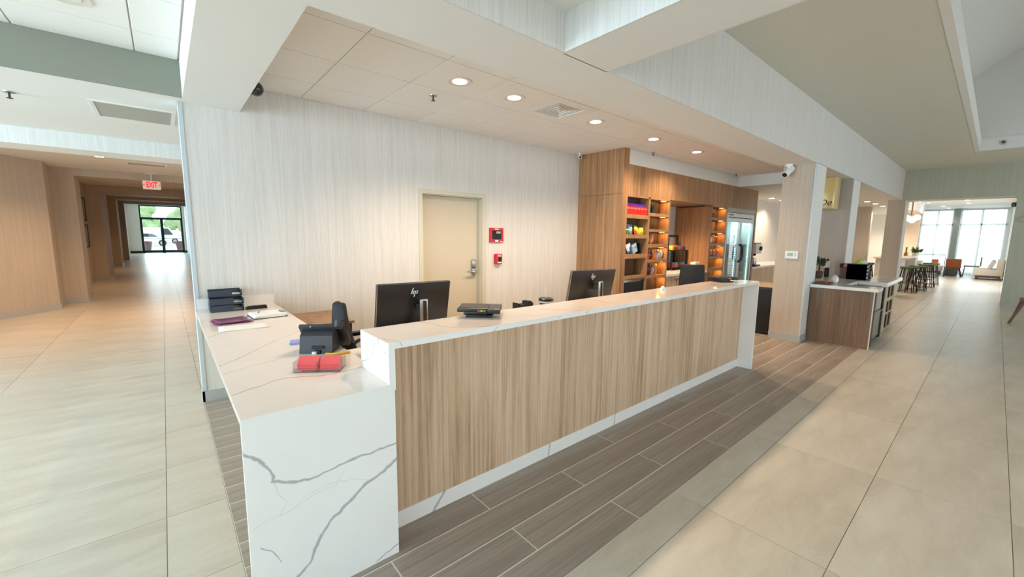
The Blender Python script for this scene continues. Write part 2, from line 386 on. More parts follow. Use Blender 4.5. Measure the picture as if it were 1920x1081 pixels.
for q in ((-7, -2.482, -6.5, 42), (-2.478, 0.171, 12.616, 42), (-2.478, 0.171, -6.5, 1.543), (0.175, 1.3, 4.574, 42), (0.173, 34, -6.5, -0.792), (15.374, 34, -0.788, 1.118), (7.51, 34, 1.122, 4.572)):
    fb.box(q[0], q[1], q[2], q[3], -0.0035, -0.0002)
fb.build('tile_field', 'floor_tile_field', floor)

# ------------------------------------------------------------------ setting: walls
ZS, ZC, ZB, ZA, ZL = 2.635, 2.868, 3.392, 2.853, 2.92
wb = sbox('wall_back', 'wallpaper', (0.185, 2.425, 4.572, 4.74, 0, 2.95), (3.34, 5.306, 4.572, 4.74, 0, 2.95), (2.425, 3.34, 4.572, 4.74, 2.055, 2.95), (5.306, 16.0, 4.572, 4.74, 0, 3.05))
sbox('corner_guard', 'corner_guard', (0.172, 0.2, 4.562, 4.75, 0.10, 2.63), parent=wb)
sbox('baseboard_back', 'trim_grey', (0.166, 2.38, 4.56, 4.572, 0, 0.095), (0.166, 0.185, 4.56, 4.75, 0, 0.095), (3.39, 5.3, 4.56, 4.572, 0, 0.095))
# office door behind the desk
d = MB()
d.box(2.376, 2.43, 4.557, 4.60, 0, 2.103); d.box(3.335, 3.392, 4.557, 4.60, 0, 2.103); d.box(2.43, 3.335, 4.557, 4.60, 2.05, 2.103)
d.box(2.42, 2.44, 4.60, 4.74, 0, 2.05); d.box(3.325, 3.345, 4.60, 4.74, 0, 2.05); d.box(2.43, 3.335, 4.60, 4.74, 2.04, 2.06)
door1 = struct('door_1', d, 'frame_paint')
sbox('door_leaf', 'door_paint', (2.445, 3.322, 4.655, 4.70, 0.008, 2.036), parent=door1)
lk = MB(); lk.box(3.205, 3.275, 4.628, 4.655, 1.10, 1.215, bev=0.012); lk.build('lock_reader', 'steel', door1, True)
lk = MB(); lk.box(3.21, 3.27, 4.630, 4.655, 1.00, 1.10, bev=0.01); lk.build('lock_plate', 'steel', door1, True)
lk = MB(); lk.cyl((3.24, 4.655, 1.055), (3.24, 4.58, 1.055), 0.014); lk.tube([(3.24, 4.585, 1.055), (3.18, 4.58, 1.058), (3.105, 4.585, 1.06)], 0.011); lk.build('door_handle', 'steel', door1, True)

# corridor to the left
lw = MB()
lw.prism([(-5.2, 7.09), (-2.274, 11.05), (-1.66, 11.88), (-1.70, 12.70), (-1.35, 12.70), (-1.37, 13.60), (-1.72, 13.60), (-1.725, 18.07), (-1.41, 18.07), (-1.41, 20.0), (-1.76, 20.0), (-1.76, 25.0), (-1.48, 25.0), (-1.48, 26.0), (-1.78, 26.0), (-1.78, 30.4), (-1.50, 30.4), (-1.50, 31.0), (-1.87, 31.0), (-1.87, 39.5), (-2.6, 39.5), (-2.6, 13.5), (-5.4, 9.0)], 'z', 0, 3.55)
wl = struct('wall_left', lw, 'wallpaper_warm')
bb = MB()
pts = [(-5.2, 7.09), (-1.66, 11.88), (-1.70, 12.70), (-1.35, 12.70), (-1.37, 13.60), (-1.72, 13.60), (-1.725, 18.07), (-1.41, 18.07), (-1.41, 20.0), (-1.76, 20.0), (-1.76, 25.0), (-1.48, 25.0), (-1.48, 26.0), (-1.78, 26.0), (-1.78, 30.4), (-1.50, 30.4), (-1.50, 31.0), (-1.87, 31.0), (-1.87, 39.5)]
for (a, b_), (c, d_) in zip(pts[:-1], pts[1:]):
    L = math.hypot(c-a, d_-b_); m = Matrix.Translation((a, b_, 0)) @ Matrix.Rotation(math.atan2(d_-b_, c-a), 4, 'Z'); bb.box(-0.012, L+0.012, -0.014, 0.0, 0, 0.11, mat=m)
struct('baseboard_left', bb, 'trim_grey')
sbox('wall_corridor_right', 'wallpaper', (1.3, 1.45, 4.74, 39.6, 0, 3.55))
sbox('wall_entrance_side', 'paint_white', (-5.2, -5.0, -5.2, 7.2, 0, 0.3), (-5.2, -5.0, -5.2, 7.2, 2.7, 3.0), (-5.2, -5.0, -5.2, -4.2, 0.3, 2.7), (-5.2, -5.0, -1.2, -0.6, 0.3, 2.7), (-5.2, -5.0, 3.35, 4.05, 0.3, 2.7), (-5.2, -5.0, 5.4, 7.2, 0.3, 2.7))
fw = [(-5.2, 15.8, -5.2, -5.0, 0, 0.3), (-5.2, 15.8, -5.2, -5.0, 2.8, 3.6)]
xs = [-5.2] + [v for w in FRONT_WIN for v in w] + [15.8]
for a, b_ in zip(xs[0::2], xs[1::2]): fw.append((a, b_, -5.2, -5.0, 0.3, 2.8))
sbox('wall_front', 'paint_white', *fw)
# far end of the lobby, its wide opening and the pillar beside it
fe = [(15.3, 15.8, -5.2, -0.2, 0, 3.6), (15.3, 15.8, -0.2, 1.70, 2.61, 3.6), (15.3, 15.8, 1.70, 2.06, 0, 3.6)]
wf = sbox('wall_far', 'wallpaper_grey', *fe[:2])
sbox('pillar_face', 'wallpaper_warm', fe[2], parent=wf)
sbox('header_lining', 'paint_white', (15.29, 15.81, -0.2, 1.70, 2.60, 2.61), (15.305, 15.81, 1.692, 1.70, 0, 2.60), parent=wf)
sbox('baseboard_far', 'trim_grey', (15.285, 15.3, -5.0, -0.2, 0, 0.10), (15.285, 15.3, 1.70, 2.06, 0, 0.10))
# columns along the market side
c1 = sbox('wall_column', 'wallpaper_warm', (7.226, 7.73, 1.79, 2.2, 0, 2.70))
sbox('column_face_lit', 'paint_white', (7.23, 7.725, 1.782, 1.79, 0.10, 2.64), parent=c1)  # white front face: window light on the column put into the colour
sbox('corner_guard', 'corner_guard', (7.222, 7.236, 1.778, 1.80, 0.10, 2.635), parent=c1)
sbox('baseboard_column', 'trim_grey', (7.212, 7.744, 1.772, 2.2, 0, 0.10))
c2 = sbox('wall_partition', 'wallpaper_taupe', (9.59, 10.13, 1.79, 2.7, 0, 2.64))
sbox('column_face_lit', 'paint_white', (9.594, 10.126, 1.782, 1.79, 0.10, 2.64), parent=c2)  # daylight on the front face painted in as white
# lounge shell
sbox('wall_lounge_right', 'paint_white', (15.8, 19.4, -0.45, -0.3, 0, 3.1), (24.6, 28.2, -0.45, -0.3, 0, 3.1), (19.4, 24.6, -0.45, -0.3, 2.8, 3.1))
sbox('wall_lounge_peach', 'paint_peach', (24.0, 24.2, 2.16, 2.62, 0, 3.1))
sbox('wall_lounge_lit', 'paint_white', (24.0, 24.2, 2.62, 4.6, 0, 3.1))  # continues the peach wall; its strong downlighting is put into white paint
sbox('wall_lounge_inner', 'wallpaper_taupe', (18.0, 18.2, 2.79, 4.6, 0, 2.7))
sbox('wall_lounge_back', 'paint_white', (16.0, 28.2, 4.572, 4.74, 0, 3.1))

# ------------------------------------------------------------------ setting: ceilings and soffits
main = sbox('ceiling', 'ceiling_grid', (0.61, 9.5, 2.26, 4.572, 2.874, 2.96))
def ctile(parent, x0, x1, y0, y1, z, cache={}):
    key = (round(x1-x0, 3), round(y1-y0, 3))
    if key not in cache:
        b = MB(); b.box(0, x1-x0, 0, y1-y0, 0, 0.012, bev=0.003); o = b.build('ceiling_tile', 'acoustic_tile'); cache[key] = o.data
    else:
        o = bpy.data.objects.new('ceiling_tile', cache[key]); COL.objects.link(o)
    o.location = (x0, y0, z); o.parent = parent
cx = [0.61] + [1.13+0.62*k for k in range(14)] + [9.5]; cy = [2.26, 2.84, 3.46, 4.08, 4.572]
for i in range(len(cx)-1):
    for j in range(4):
        if i == 4 and j == 1: continue
        y1 = cy[j+1]
        if cx[i] > 5.3 and j >= 2:
            if j == 3: continue
            y1 = 3.69
        ctile(main, cx[i]+0.004, cx[i+1]-0.004, cy[j]+0.004, y1-0.004, 2.866)
lc = sbox('ceiling_left', 'ceiling_grid', (-5.0, 0.2, -5.0, 4.42, 2.928, 3.0))
for a, b_ in ((-0.061, 0.188), (-0.671, -0.069), (-1.281, -0.679), (-1.891, -1.289)):
    for c, d_ in ((3.994, 4.418), (3.384, 3.986), (2.774, 3.376), (2.164, 2.766)): ctile(lc, a, b_, c, d_, 2.918)
# beams: white plaster undersides, wallpapered sides
sbox('trim_1', 'paint_white', (0.2, 0.61, -5.0, 4.572, ZS, 3.2))
b2 = sbox('trim_2', 'paint_white', (0.61, 15.3, 1.794, 2.26, ZS, 3.55))
sbox('wallpaper_band', 'wallpaper', (0.61, 1.90, 1.782, 1.794, ZS, 2.9), (2.335, 15.3, 1.782, 1.794, ZS, 3.45), parent=b2)
b3 = sbox('trim_3', 'paint_white', (1.912, 2.323, -5.0, 1.80, ZS, 3.55))
sbox('wallpaper_band', 'wallpaper', (1.90, 1.912, -5.0, 1.782, ZS, 2.9), (2.323, 2.335, -5.0, 1.782, ZS, 3.45), parent=b3)
sbox('ceiling_tray', 'paint_white', (0.61, 1.90, -5.0, 1.782, ZA, 2.95))
X0, X1, Y0, Y1 = 3.4, 12.94, -3.2, 0.435
sbox('ceiling_lobby', 'paint_greige', (2.335, X0, -5.0, 1.782, ZB, 3.5), (X1, 15.3, -5.0, 1.782, ZB, 3.5), (X0, X1, Y1, 1.782, ZB, 3.5), (X0, X1, -5.0, Y0, ZB, 3.5))
sbox('trim_4', 'paint_white', (X0-0.05, X1+0.05, Y1-0.006, Y1+0.06, ZB-0.004, 3.632), (X0-0.05, X1+0.05, Y0-0.06, Y0+0.006, ZB-0.004, 3.632), (X1-0.006, X1+0.06, Y0, Y1, ZB-0.004, 3.632), (X0-0.06, X0+0.006, Y0, Y1, ZB-0.004, 3.632))
v = MB(); yA, yB, zA, zR = 0.92, -3.7, 4.68, 6.38; ym = (yA+yB)/2
for q in (((X0-.3, yA, 3.45), (X1+.1, yA, 3.45), (X1+.1, yA, zA), (X0-.3, yA, zA)), ((X0-.3, yA, zA), (X1+.1, yA, zA), (X1+.1, ym, zR), (X0-.3, ym, zR)), ((X0-.3, yB, zA), (X1+.1, yB, zA), (X1+.1, ym, zR), (X0-.3, ym, zR)), ((X0-.3, yB, 3.45), (X1+.1, yB, 3.45), (X1+.1, yB, zA), (X0-.3, yB, zA)), ((X1+.1, yA, 3.45), (X1+.1, yA, zA), (X1+.1, ym, zR), (X1+.1, yB, zA), (X1+.1, yB, 3.45)), ((X0-.3, yA, 3.45), (X0-.3, yA, zA), (X0-.3, ym, zR), (X0-.3, yB, zA), (X0-.3, yB, 3.45))): v.poly(q)
vo = struct('ceiling_vault', v, 'paint_white'); so = vo.modifiers.new('thickness', 'SOLIDIFY'); so.thickness = 0.08; so.offset = 1.0
# corridor ceilings, stepped
sbox('trim_5', 'paint_sage', (-5.0, 0.2, 4.42, 4.44, ZS, 2.93))
sbox('ceiling_corridor', 'paint_white', (-5.0, 0.2, 4.44, 4.74, ZS, 3.0), (-5.0, 1.3, 4.74, 6.82, ZS, 3.0), (-5.0, 1.3, 7.3, 12.7, 2.85, 3.0), (-1.8, 1.3, 13.6, 18.07, 2.95, 3.1), (-1.8, 1.3, 20.0, 25.0, 3.05, 3.2), (-1.8, 1.3, 26.0, 30.4, 3.15, 3.3), (-1.95, 1.3, 31.0, 39.6, 3.5, 3.6))
b6 = sbox('trim_6', 'paint_white', (-5.0, 1.3, 6.83, 7.3, 2.46, 3.0))
sbox('wallpaper_band', 'wallpaper', (-5.0, 1.3, 6.815, 6.83, 2.46, 2.635), parent=b6)
sbox('trim_7', 'wallpaper_warm', (-1.36, 1.3, 12.705, 13.595, 2.70, 3.2))
sbox('trim_8', 'wallpaper_warm', (-1.415, 1.3, 18.075, 19.995, 2.81, 3.2))
sbox('trim_9', 'wallpaper_warm', (-1.485, 1.3, 25.005, 25.995, 2.94, 3.3))
sbox('trim_10', 'wallpaper', (-1.505, 1.3, 30.405, 30.995, 3.02, 3.5))
# market and lounge ceilings
sbox('ceiling_market', 'paint_white', (9.5, 15.3, 2.26, 4.572, 2.645, 3.0), (15.3, 24.0, 2.07, 4.572, 2.645, 3.0))
sbox('ceiling_lounge', 'paint_white', (15.8, 24.0, -0.45, 2.07, 3.02, 3.12), (24.0, 28.3, -0.45, 4.572, 3.02, 3.12))
sbox('trim_11', 'paint_white', (5.45, 9.5, 3.71, 3.76, 2.645, 2.874))

# glazed entrance at the end of the corridor
fr = MB()
xl, xr, yd = -1.17, 1.12, 39.42
for q in ((xl-0.04, xl+0.04, yd, yd+0.1, 0, 3.4), (xr-0.04, xr+0.04, yd, yd+0.1, 0, 3.4), (xl, xr, yd, yd+0.1, 3.33, 3.43), (xl, xr, yd, yd+0.1, 2.46, 2.55), (-0.06, 0.0, yd, yd+0.1, 0, 2.47)): fr.box(*q)
door2 = struct('door_2', fr, 'bronze_frame')
for nm, a, b_ in (('door_leaf', xl+0.04, -0.06), ('door_leaf', 0.0, xr-0.04)):
    o = MB()
    for q in ((a, a+0.05, yd+0.02, yd+0.07, 0, 2.46), (b_-0.05, b_, yd+0.02, yd+0.07, 0, 2.46), (a, b_, yd+0.02, yd+0.07, 0.01, 0.2), (a, b_, yd+0.02, yd+0.07, 2.40, 2.46), (a, b_, yd+0.03, yd+0.06, 1.02, 1.05)): o.box(*q)
    lf = o.build(nm, 'bronze_frame', door2)
    p = MB(); p.box(a+0.05, b_-0.05, yd+0.04, yd+0.05, 0.2, 2.40); p.build('pane', 'glass', lf)
p = MB(); p.box(xl+0.04, xr-0.04, yd+0.04, yd+0.05, 2.55, 3.33); p.build('pane', 'glass', door2)
sbox('wall_corridor_end', 'paint_white', (-2.0, xl-0.04, 39.4, 39.6, 0, 3.6), (xr+0.04, 1.45, 39.4, 39.6, 0, 3.6), (xl-0.04, xr+0.04, 39.4, 39.6, 3.43, 3.6))
sbox('baseboard_corridor_end', 'bronze_frame', (-1.87, xl-0.04, 39.37, 39.4, 0, 0.16), (xr+0.04, 1.3, 39.37, 39.4, 0, 0.16))

# lounge windows
WX = 28.0
wm = MB()
for q in ((WX, WX+0.12, 2.47, 4.572, 0, 3.1), (WX, WX+0.12, -0.45, -0.2, 0, 3.1), (WX, WX+0.12, -0.2, 2.47, 2.93, 3.1), (WX, WX+0.12, -0.2, 2.47, 0, 0.12)): wm.box(*q)
struct('wall_lounge_end', wm, 'paint_white')
for wi, (a, b_, m) in enumerate(((1.40, 2.47, 1.92), (-0.2, 1.20, 0.55))):
    w = MB()
    for q in ((a, a+0.05), (b_-0.05, b_), (m-0.04, m+0.04)): w.box(WX+0.02, WX+0.1, q[0], q[1], 0.12, 2.93)
    w.box(WX+0.02, WX+0.1, a, b_, 2.25, 2.33)
    wo = struct('window_%d' % (wi+1), w, 'white_plastic')
    for c, d_ in ((a+0.05, m-0.04), (m+0.04, b_-0.05)):
        for e, f in ((0.12, 2.25), (2.33, 2.93)):
            p = MB(); p.box(WX+0.05, WX+0.06, c, d_, e, f); p.build('pane', 'glass', wo)
pw = MB(); pw.box(27.9, 28.1, 1.20, 1.40, 0, 3.02); struct('wall_window_pier', pw, 'pier_grey')
# ------------------------------------------------------------------ reception desk
desk = thing('reception_desk', 'long L-shaped reception desk with white veined quartz tops and a wood-grain front', 'reception desk', (3.0, 1.9, 0))
bx('end_slab', 'quartz_front', desk, (0.167, 0.771, 1.744, 1.774, 0.0, 0.8295), (0.746, 0.7765, 1.744, 1.774, 0.8295, 1.026))
def desk_part(name, mat, *boxes, label=None):
    # quartz keeps world coordinates so that its veins sit where the photograph has them: the part carries no offset of its own
    return bx(name, mat, desk, *boxes, label=label)
# low return counter on the left
desk_part('low_top', 'quartz_low_top', (0.167, 0.745, 1.745, 4.555, 0.830, 0.860), (0.745, 0.789, 2.096, 4.555, 0.830, 0.860))
desk_part('top_edge', 'quartz_front', (0.167, 0.746, 1.742, 1.744, 0.8295, 0.860))
desk_part('backsplash', 'quartz_plain', (0.187, 0.789, 4.5555, 4.571, 0.83, 0.955))
desk_part('return_cabinet', 'pale_wood', (0.52, 0.77, 1.80, 4.50, 0.0, 0.828))
# raised transaction bar
desk_part('bar_end', 'quartz_end', (0.746, 0.7765, 1.7745, 2.095, 0.83, 1.026))
desk_part('bar_top', 'quartz_bar_top', (0.746, 5.27, 1.7455, 2.095, 1.027, 1.056))
desk_part('top_edge', 'quartz_edge', (0.746, 5.27, 1.744, 1.7455, 1.026, 1.056))
desk_part('bar_leg', 'quartz_plain', (5.238, 5.27, 1.744, 2.095, 0.0, 1.026), label='white quartz end leg')
xs = [0.7765, 2.27, 3.76, 5.238]
for a, b in zip(xs[:-1], xs[1:]): desk_part('front_panel', 'desk_wood', (a, b-0.0004, 1.905, 1.925, 0.092, 1.026))
desk_part('toe_kick', 'quartz_plain', (0.7765, 5.238, 1.900, 1.915, 0.0, 0.092), label='white quartz base strip')
desk_part('back_panel', 'pale_wood', (0.78, 5.238, 2.07, 2.09, 0.0, 1.026))
desk_part('work_top', 'quartz_plain', (0.79, 5.238, 2.096, 2.86, 0.720, 0.745))
for x in (0.85, 2.1, 3.5, 4.9): desk_part('pedestal', 'pale_wood', (x, x+0.32, 2.12, 2.80, 0.0, 0.719))
dp = Vector((3.0, 1.9, 0))
# ------------------------------------------------------------------ things on the desk
RZ = math.radians(-34)
def rot_thing(name, label, cat, x, y, z, rz, group=None): return thing(name, label, cat, (x, y, z), rz, group)
# card holder: clear acrylic, two columns of coral cards in steps
h = rot_thing('card_holder', 'clear acrylic tiered card holder with coral card sleeves on the white counter', 'card holder', 0.552, 2.155, 0.8605, RZ)
b = MB()
for x in (-0.112, -0.002, 0.108): b.box(x, x+0.003, -0.035, 0.075, 0, 0.055)
b.box(-0.112, 0.111, -0.035, 0.075, 0, 0.002)
b.box(-0.112, 0.111, -0.035, -0.0325, 0.002, 0.022); b.box(-0.112, 0.111, 0.0725, 0.075, 0.002, 0.055)
b.build('acrylic_frame', 'acrylic', h)
plain('coral_card', (226, 92, 92), 0.4, var=0.08)
slope = math.radians(48)
for k in range(4):
    for sx in (-0.055, 0.054):
        c = MB(); c.box(-0.051, 0.051, 0, 0.0022, 0, 0.05, bev=0.0008)
        c.xf(Matrix.Translation((sx, 0.0, 0.032)) @ Matrix.Rotation(-slope, 4, 'X') @ Matrix.Translation((0.002*k*(1 if sx < 0 else 0.6), 0.0035*k, -0.0085*k)))
        co = c.build('card', 'coral_card', h)
# telephone seen from behind
t = rot_thing('desk_telephone', 'black desk telephone seen from behind next to the coral cards', 'telephone', 0.675, 2.53, 0.8605, RZ)
b = MB(); b.prism([(-0.075, 0.0), (0.075, 0.0), (0.08, 0.02), (0.00, 0.128), (-0.012, 0.128), (-0.055, 0.10)], 'x', -0.105, 0.075); b.build('body', 'phone_black', t, True)
b = MB(); b.box(-0.125, 0.08, -0.012, 0.012, -0.09, 0.075, bev=0.006); b.xf(Matrix.Translation((0, 0.032, 0.094)) @ Matrix.Rotation(math.radians(37), 4, 'X')); b.build('face_panel', 'phone_black', t, True)
b = MB(); b.box(-0.02, 0.012, -0.082, -0.056, 0.0, 0.022); b.box(-0.035, 0.03, -0.0765, -0.07, 0.028, 0.046); b.build('port_recess', 'matte_black', t)
b = MB(); b.sphere((-0.055, -0.022, 0.147), 0.006, 10); b.build('hook_button', 'steel', t, True)
b = MB(); b.box(-0.03, 0.03, -0.02, 0.02, -0.10, 0.10, bev=0.012); b.xf(Matrix.Translation((0.105, 0.05, 0.092)) @ Matrix.Rotation(math.radians(37), 4, 'X')); hs = b.build('handset', 'black_plastic', t, True)
b = MB(); b.cyl((0.105, -0.012, 0.172), (0.105, -0.035, 0.142), 0.028, 0.022); b.build('earpiece', 'phone_black', hs, True)
b = MB(); b.tube([(0.15 + 0.010*math.cos(i*1.3)+0.0002*i, 0.07+0.0011*i, 0.016+0.010*math.sin(i*1.3)) for i in range(90)], 0.003, 6); b.build('coiled_cord', 'black_plastic', t, True)
b = MB(); b.box(-0.028, -0.004, -0.10, -0.07, 0.002, 0.016, bev=0.003); b.build('cable_plug', 'white_plastic', t, True)
yc = MB(); yc.tube([(0.66, 2.42, 0.8672), (0.70, 2.385, 0.8672), (0.74, 2.37, 0.8672), (0.78, 2.375, 0.8672)], 0.006, 8); plain('yellow_cable', (228, 172, 40), 0.45)
yo = yc.build('network_cable', 'yellow_cable', None, True); tag(yo, 'yellow network cable running from the telephone to the raised bar', 'cable')
plain('lilac', (150, 156, 222), 0.6)
b = MB(); b.box(-0.045, 0.045, -0.045, 0.045, 0, 0.012, bev=0.001); b.xf(Matrix.Translation((0.602, 2.80, 0.8605)) @ Matrix.Rotation(math.radians(-15), 4, 'Z'))
tag(b.build('sticky_notes', 'lilac'), 'pad of lilac sticky notes lying behind the telephone', 'note pad')
# letter trays
tr = thing('letter_tray', 'stacked dark blue plastic letter trays against the wall end of the counter', 'letter tray', (0.385, 4.37, 0.8605))
for k, (dy, z) in enumerate(((0.0, 0.0), (0.0, 0.062), (0.13, 0.124))):
    b = MB(); x0, x1, y0, y1 = 0.262, 0.505, 4.30+dy*0.6, 4.535
    b.box(x0, x1, y0, y1, 0.8605+z, 0.8635+z); b.box(x0, x1, y1-0.003, y1, 0.8635+z, 0.915+z)
    b.box(x0, x0+0.003, y0+0.06, y1, 0.8635+z, 0.912+z); b.box(x1-0.003, x1, y0, y1, 0.8635+z, 0.912+z)
    b.box(x0, x1-0.075, y0, y0+0.004, 0.8635+z, 0.916+z); b.box(x1-0.012, x1, y0, y0+0.004, 0.8635+z, 0.916+z); b.box(x1-0.075, x1, y0, y0+0.004, 0.8635+z, 0.876+z)
    o = b.build('tray', 'tray_blue', tr, world=True)
    p = MB(); p.box(x0+0.012, x1-0.006, y0+0.012, y1-0.01, 0.8640+z, 0.876+z); p.build('paper_stack', 'white_plastic', tr, world=True)
b = MB(); b.box(0.515, 0.685, 4.295, 4.335, 0.8605, 0.884, bev=0.006); b.box(0.53, 0.68, 4.30, 4.33, 0.884, 0.892, bev=0.003)
tag(b.build('stapler', 'black_plastic', None, True), 'flat black stapler lying beside the blue letter trays', 'stapler')
plain('plum', (120, 52, 92), 0.22, var=0.25, scale=9); plain('paper', (236, 234, 230), 0.7, var=0.02)
f = thing('plastic_folder', 'plum coloured plastic document folder lying on the white counter', 'folder', (0.36, 3.80, 0.8605))
def sheet(w, d, seed, amp=0.004, t=0.002):
    r = random.Random(seed); ph = [r.uniform(0, 6) for _ in range(4)]
    b = MB(); b.grid(lambda u, v: ((u-.5)*w, (v-.5)*d, t + amp*(0.5+0.5*math.sin(5*u+ph[0])*math.sin(4*v+ph[1]))), 8, 8)
    return b
for k, rz in ((0, 6), (1, -3), (2, 10)):
    b = sheet(0.245-0.01*k, 0.24-0.015*k, k, 0.006, 0.002+0.004*k); b.xf(Matrix.Rotation(math.radians(rz), 4, 'Z')); o = b.build('sleeve', 'plum', f, True)
    s = o.modifiers.new('thickness', 'SOLIDIFY'); s.thickness = 0.001
cl = thing('clipboard', 'clipboard with a thick stack of white papers near the counter edge', 'clipboard', (0.615, 3.89, 0.8605), math.radians(4))
b = MB(); b.box(-0.12, 0.125, -0.12, 0.13, 0, 0.004, bev=0.001); b.build('board', 'dark_steel', cl)
for k in range(3):
    b = MB(); b.box(-0.115+0.004*k, 0.11+0.003*k, -0.115, 0.12, 0.0045+0.0075*k, 0.0115+0.0075*k); b.xf(Matrix.Rotation(math.radians(2.0*k-2), 4, 'Z')); b.build('paper_stack', 'paper', cl)
b = MB(); b.box(0.095, 0.13, -0.05, 0.05, 0.027, 0.033, bev=0.003); b.build('clip', 'steel', cl, True)
b = MB(); b.tube([(-0.06, 0.02, 0.031), (-0.045, 0.09, 0.031)], 0.004, 8); tag(b.build('pen', 'black_plastic', None, True), 'black pen lying on top of the clipboard papers', 'pen').location = (0.615, 3.89, 0.8605)
b = sheet(0.31, 0.19, 9, 0.002, 0.001); b.xf(Matrix.Translation((0.405, 3.515, 0.8605)) @ Matrix.Rotation(math.radians(-4), 4, 'Z'))
o = b.build('paper_sheet', 'paper', None, True); tag(o, 'loose white printed sheet lying in front of the plum folder', 'paper'); s = o.modifiers.new('thickness', 'SOLIDIFY'); s.thickness = 0.0006

# monitors, seen from behind
def monitor(x, y, rz, w, label):
    r = thing('computer_monitor', label, 'monitor', (x, y, 0.7455), rz, 'monitors behind the reception desk')
    tilt = Matrix.Translation((0, 0, 0.295)) @ Matrix.Rotation(math.radians(12), 4, 'X')
    b = MB(); b.box(-w/2, w/2, 0.0, 0.018, -0.165, 0.165, bev=0.004); b.xf(tilt); b.build('back_shell', 'black_plastic', r, True)
    b = MB(); b.box(-w/2, w/2, 0.0185, 0.024, -0.165, 0.165); b.xf(tilt); b.build('screen', 'matte_black', r)
    b = MB(); b.box(-w/2, -w/2+0.004, -0.001, 0.025, -0.165, 0.165); b.xf(tilt); b.build('edge_trim', 'steel', r)
    b = MB(); b.box(0.0, 0.06, -0.105, -0.088, 0.012, 0.345, bev=0.006); b.box(0.005, 0.055, -0.088, -0.012, 0.25, 0.30); b.build('stand_post', 'steel', r, True)
    b = MB(); b.box(0.022, 0.05, -0.1065, -0.1045, 0.03, 0.335); b.build('cable_channel', 'dark_steel', r)
    b = MB(); b.box(-0.10, 0.16, -0.13, 0.11, 0, 0.012, bev=0.004); b.build('stand_base', 'steel', r, True)
    # the four-stroke slanted maker's mark
    b = MB()
    for sx, z0, z1 in ((-0.021, -0.012, 0.034), (-0.008, -0.012, 0.012), (0.006, -0.034, 0.012), (0.020, -0.012, 0.012)):
        sh = 0.28
        q = [(sx+sh*z0-0.004, z0), (sx+sh*z0+0.003, z0), (sx+sh*z1+0.003, z1), (sx+sh*z1-0.004, z1)]
        b.prism(q, 'y', -0.0012, 0.0004)
    b.xf(tilt @ Matrix.Translation((-0.004, 0, 0.095))); b.build('logo', 'white_plastic', r)
    return r
monitor(1.37, 2.72, math.radians(-4), 0.56, 'black monitor seen from behind between the telephone and the card terminal')
monitor(3.42, 2.72, math.radians(-10), 0.60, 'black monitor seen from behind in front of the tall wood cabinet side')
# payment terminals lying on the bar
def terminal(x, y, rz, label):
    r = thing('payment_terminal', label, 'payment terminal', (x, y, 1.0565), rz, 'payment terminals on the raised bar')
    b = MB(); b.box(-0.075, 0.085, -0.09, 0.09, 0.0, 0.014, bev=0.005); b.box(-0.09, 0.055, -0.075, 0.075, 0.012, 0.034, bev=0.006); b.build('base', 'black_plastic', r, True)
    b = MB(); b.box(-0.125, 0.06, -0.10, 0.095, 0.034, 0.056, bev=0.006); b.build('body', 'black_plastic', r, True)
    b = MB(); b.box(-0.10, 0.05, -0.075, 0.075, 0.0555, 0.0575); b.build('screen', 'dark_steel', r)
    b = MB(); b.box(0.06, 0.135, -0.105, 0.10, 0.026, 0.055, bev=0.006); b.build('keypad_housing', 'black_plastic', r, True)
    b = MB(); b.box(0.062, 0.12, -0.1065, -0.1045, 0.034, 0.040); b.build('card_slot', 'matte_black', r)
    for k, c in enumerate(((200, 70, 30), (220, 190, 40), (60, 170, 70))):
        if 'key%d' % k not in M: plain('key%d' % k, c, 0.4)
        b = MB(); b.box(0.0+0.017*k, 0.014+0.017*k, -0.1030, -0.0995, 0.040, 0.046); b.build('key', 'key%d' % k, r)
    return r
terminal(1.475, 2.05, math.radians(-42), 'black card payment terminal on the bar between the two monitors')
terminal(4.86, 2.0, math.radians(-30), 'black card payment terminal at the far right end of the bar')
# tape dispenser, cup, note card on or behind the bar
b = MB(); b.prism([(-0.085, 0), (0.085, 0), (0.085, 0.058), (0.055, 0.078), (0.022, 0.078), (0.018, 0.055), (-0.04, 0.055), (-0.085, 0.072)], 'y', -0.03, 0.03)
b.xf(Matrix.Translation((2.12, 2.36, 0.965)) @ Matrix.Rotation(math.radians(3), 4, 'Z'))
ta = thing('tape_dispenser', 'black tape dispenser on a small shelf behind the bar beside the cup', 'tape dispenser', (2.12, 2.36, 0.93))
b.build('body', 'black_plastic', ta, world=True)
bx('foot', 'black_plastic', ta, (2.03, 2.21, 2.32, 2.40, 0.9305, 0.9645), bev=0.004)
desk_part('monitor_shelf', 'pale_wood', (1.95, 2.75, 2.25, 2.60, 0.905, 0.930), (1.97, 1.99, 2.27, 2.58, 0.7455, 0.905), (2.71, 2.73, 2.27, 2.58, 0.7455, 0.905))
cu = thing('drink_cup', 'dark tumbler with a black lid, white band and pale straw behind the bar', 'cup', (2.464, 2.45, 0.9305))
b = MB(); b.lathe([(0.045, 0), (0.058, 0.055)], 0, 0, 0); plain('cola', (46, 16, 16), 0.2); b.build('body', 'cola', cu, True)
b = MB(); b.lathe([(0.0585, 0.0555), (0.061, 0.0705)], 0, 0, 0); b.build('band', 'white_plastic', cu, True)
b = MB(); b.lathe([(0.064, 0.071), (0.064, 0.088), (0.055, 0.095)], 0, 0, 0); b.build('lid', 'black_plastic', cu, True)
b = MB(); b.cyl((0.002, 0, 0.095), (0.004, 0.002, 0.18), 0.005, n=8); b.build('straw', 'beige_plastic', cu, True)
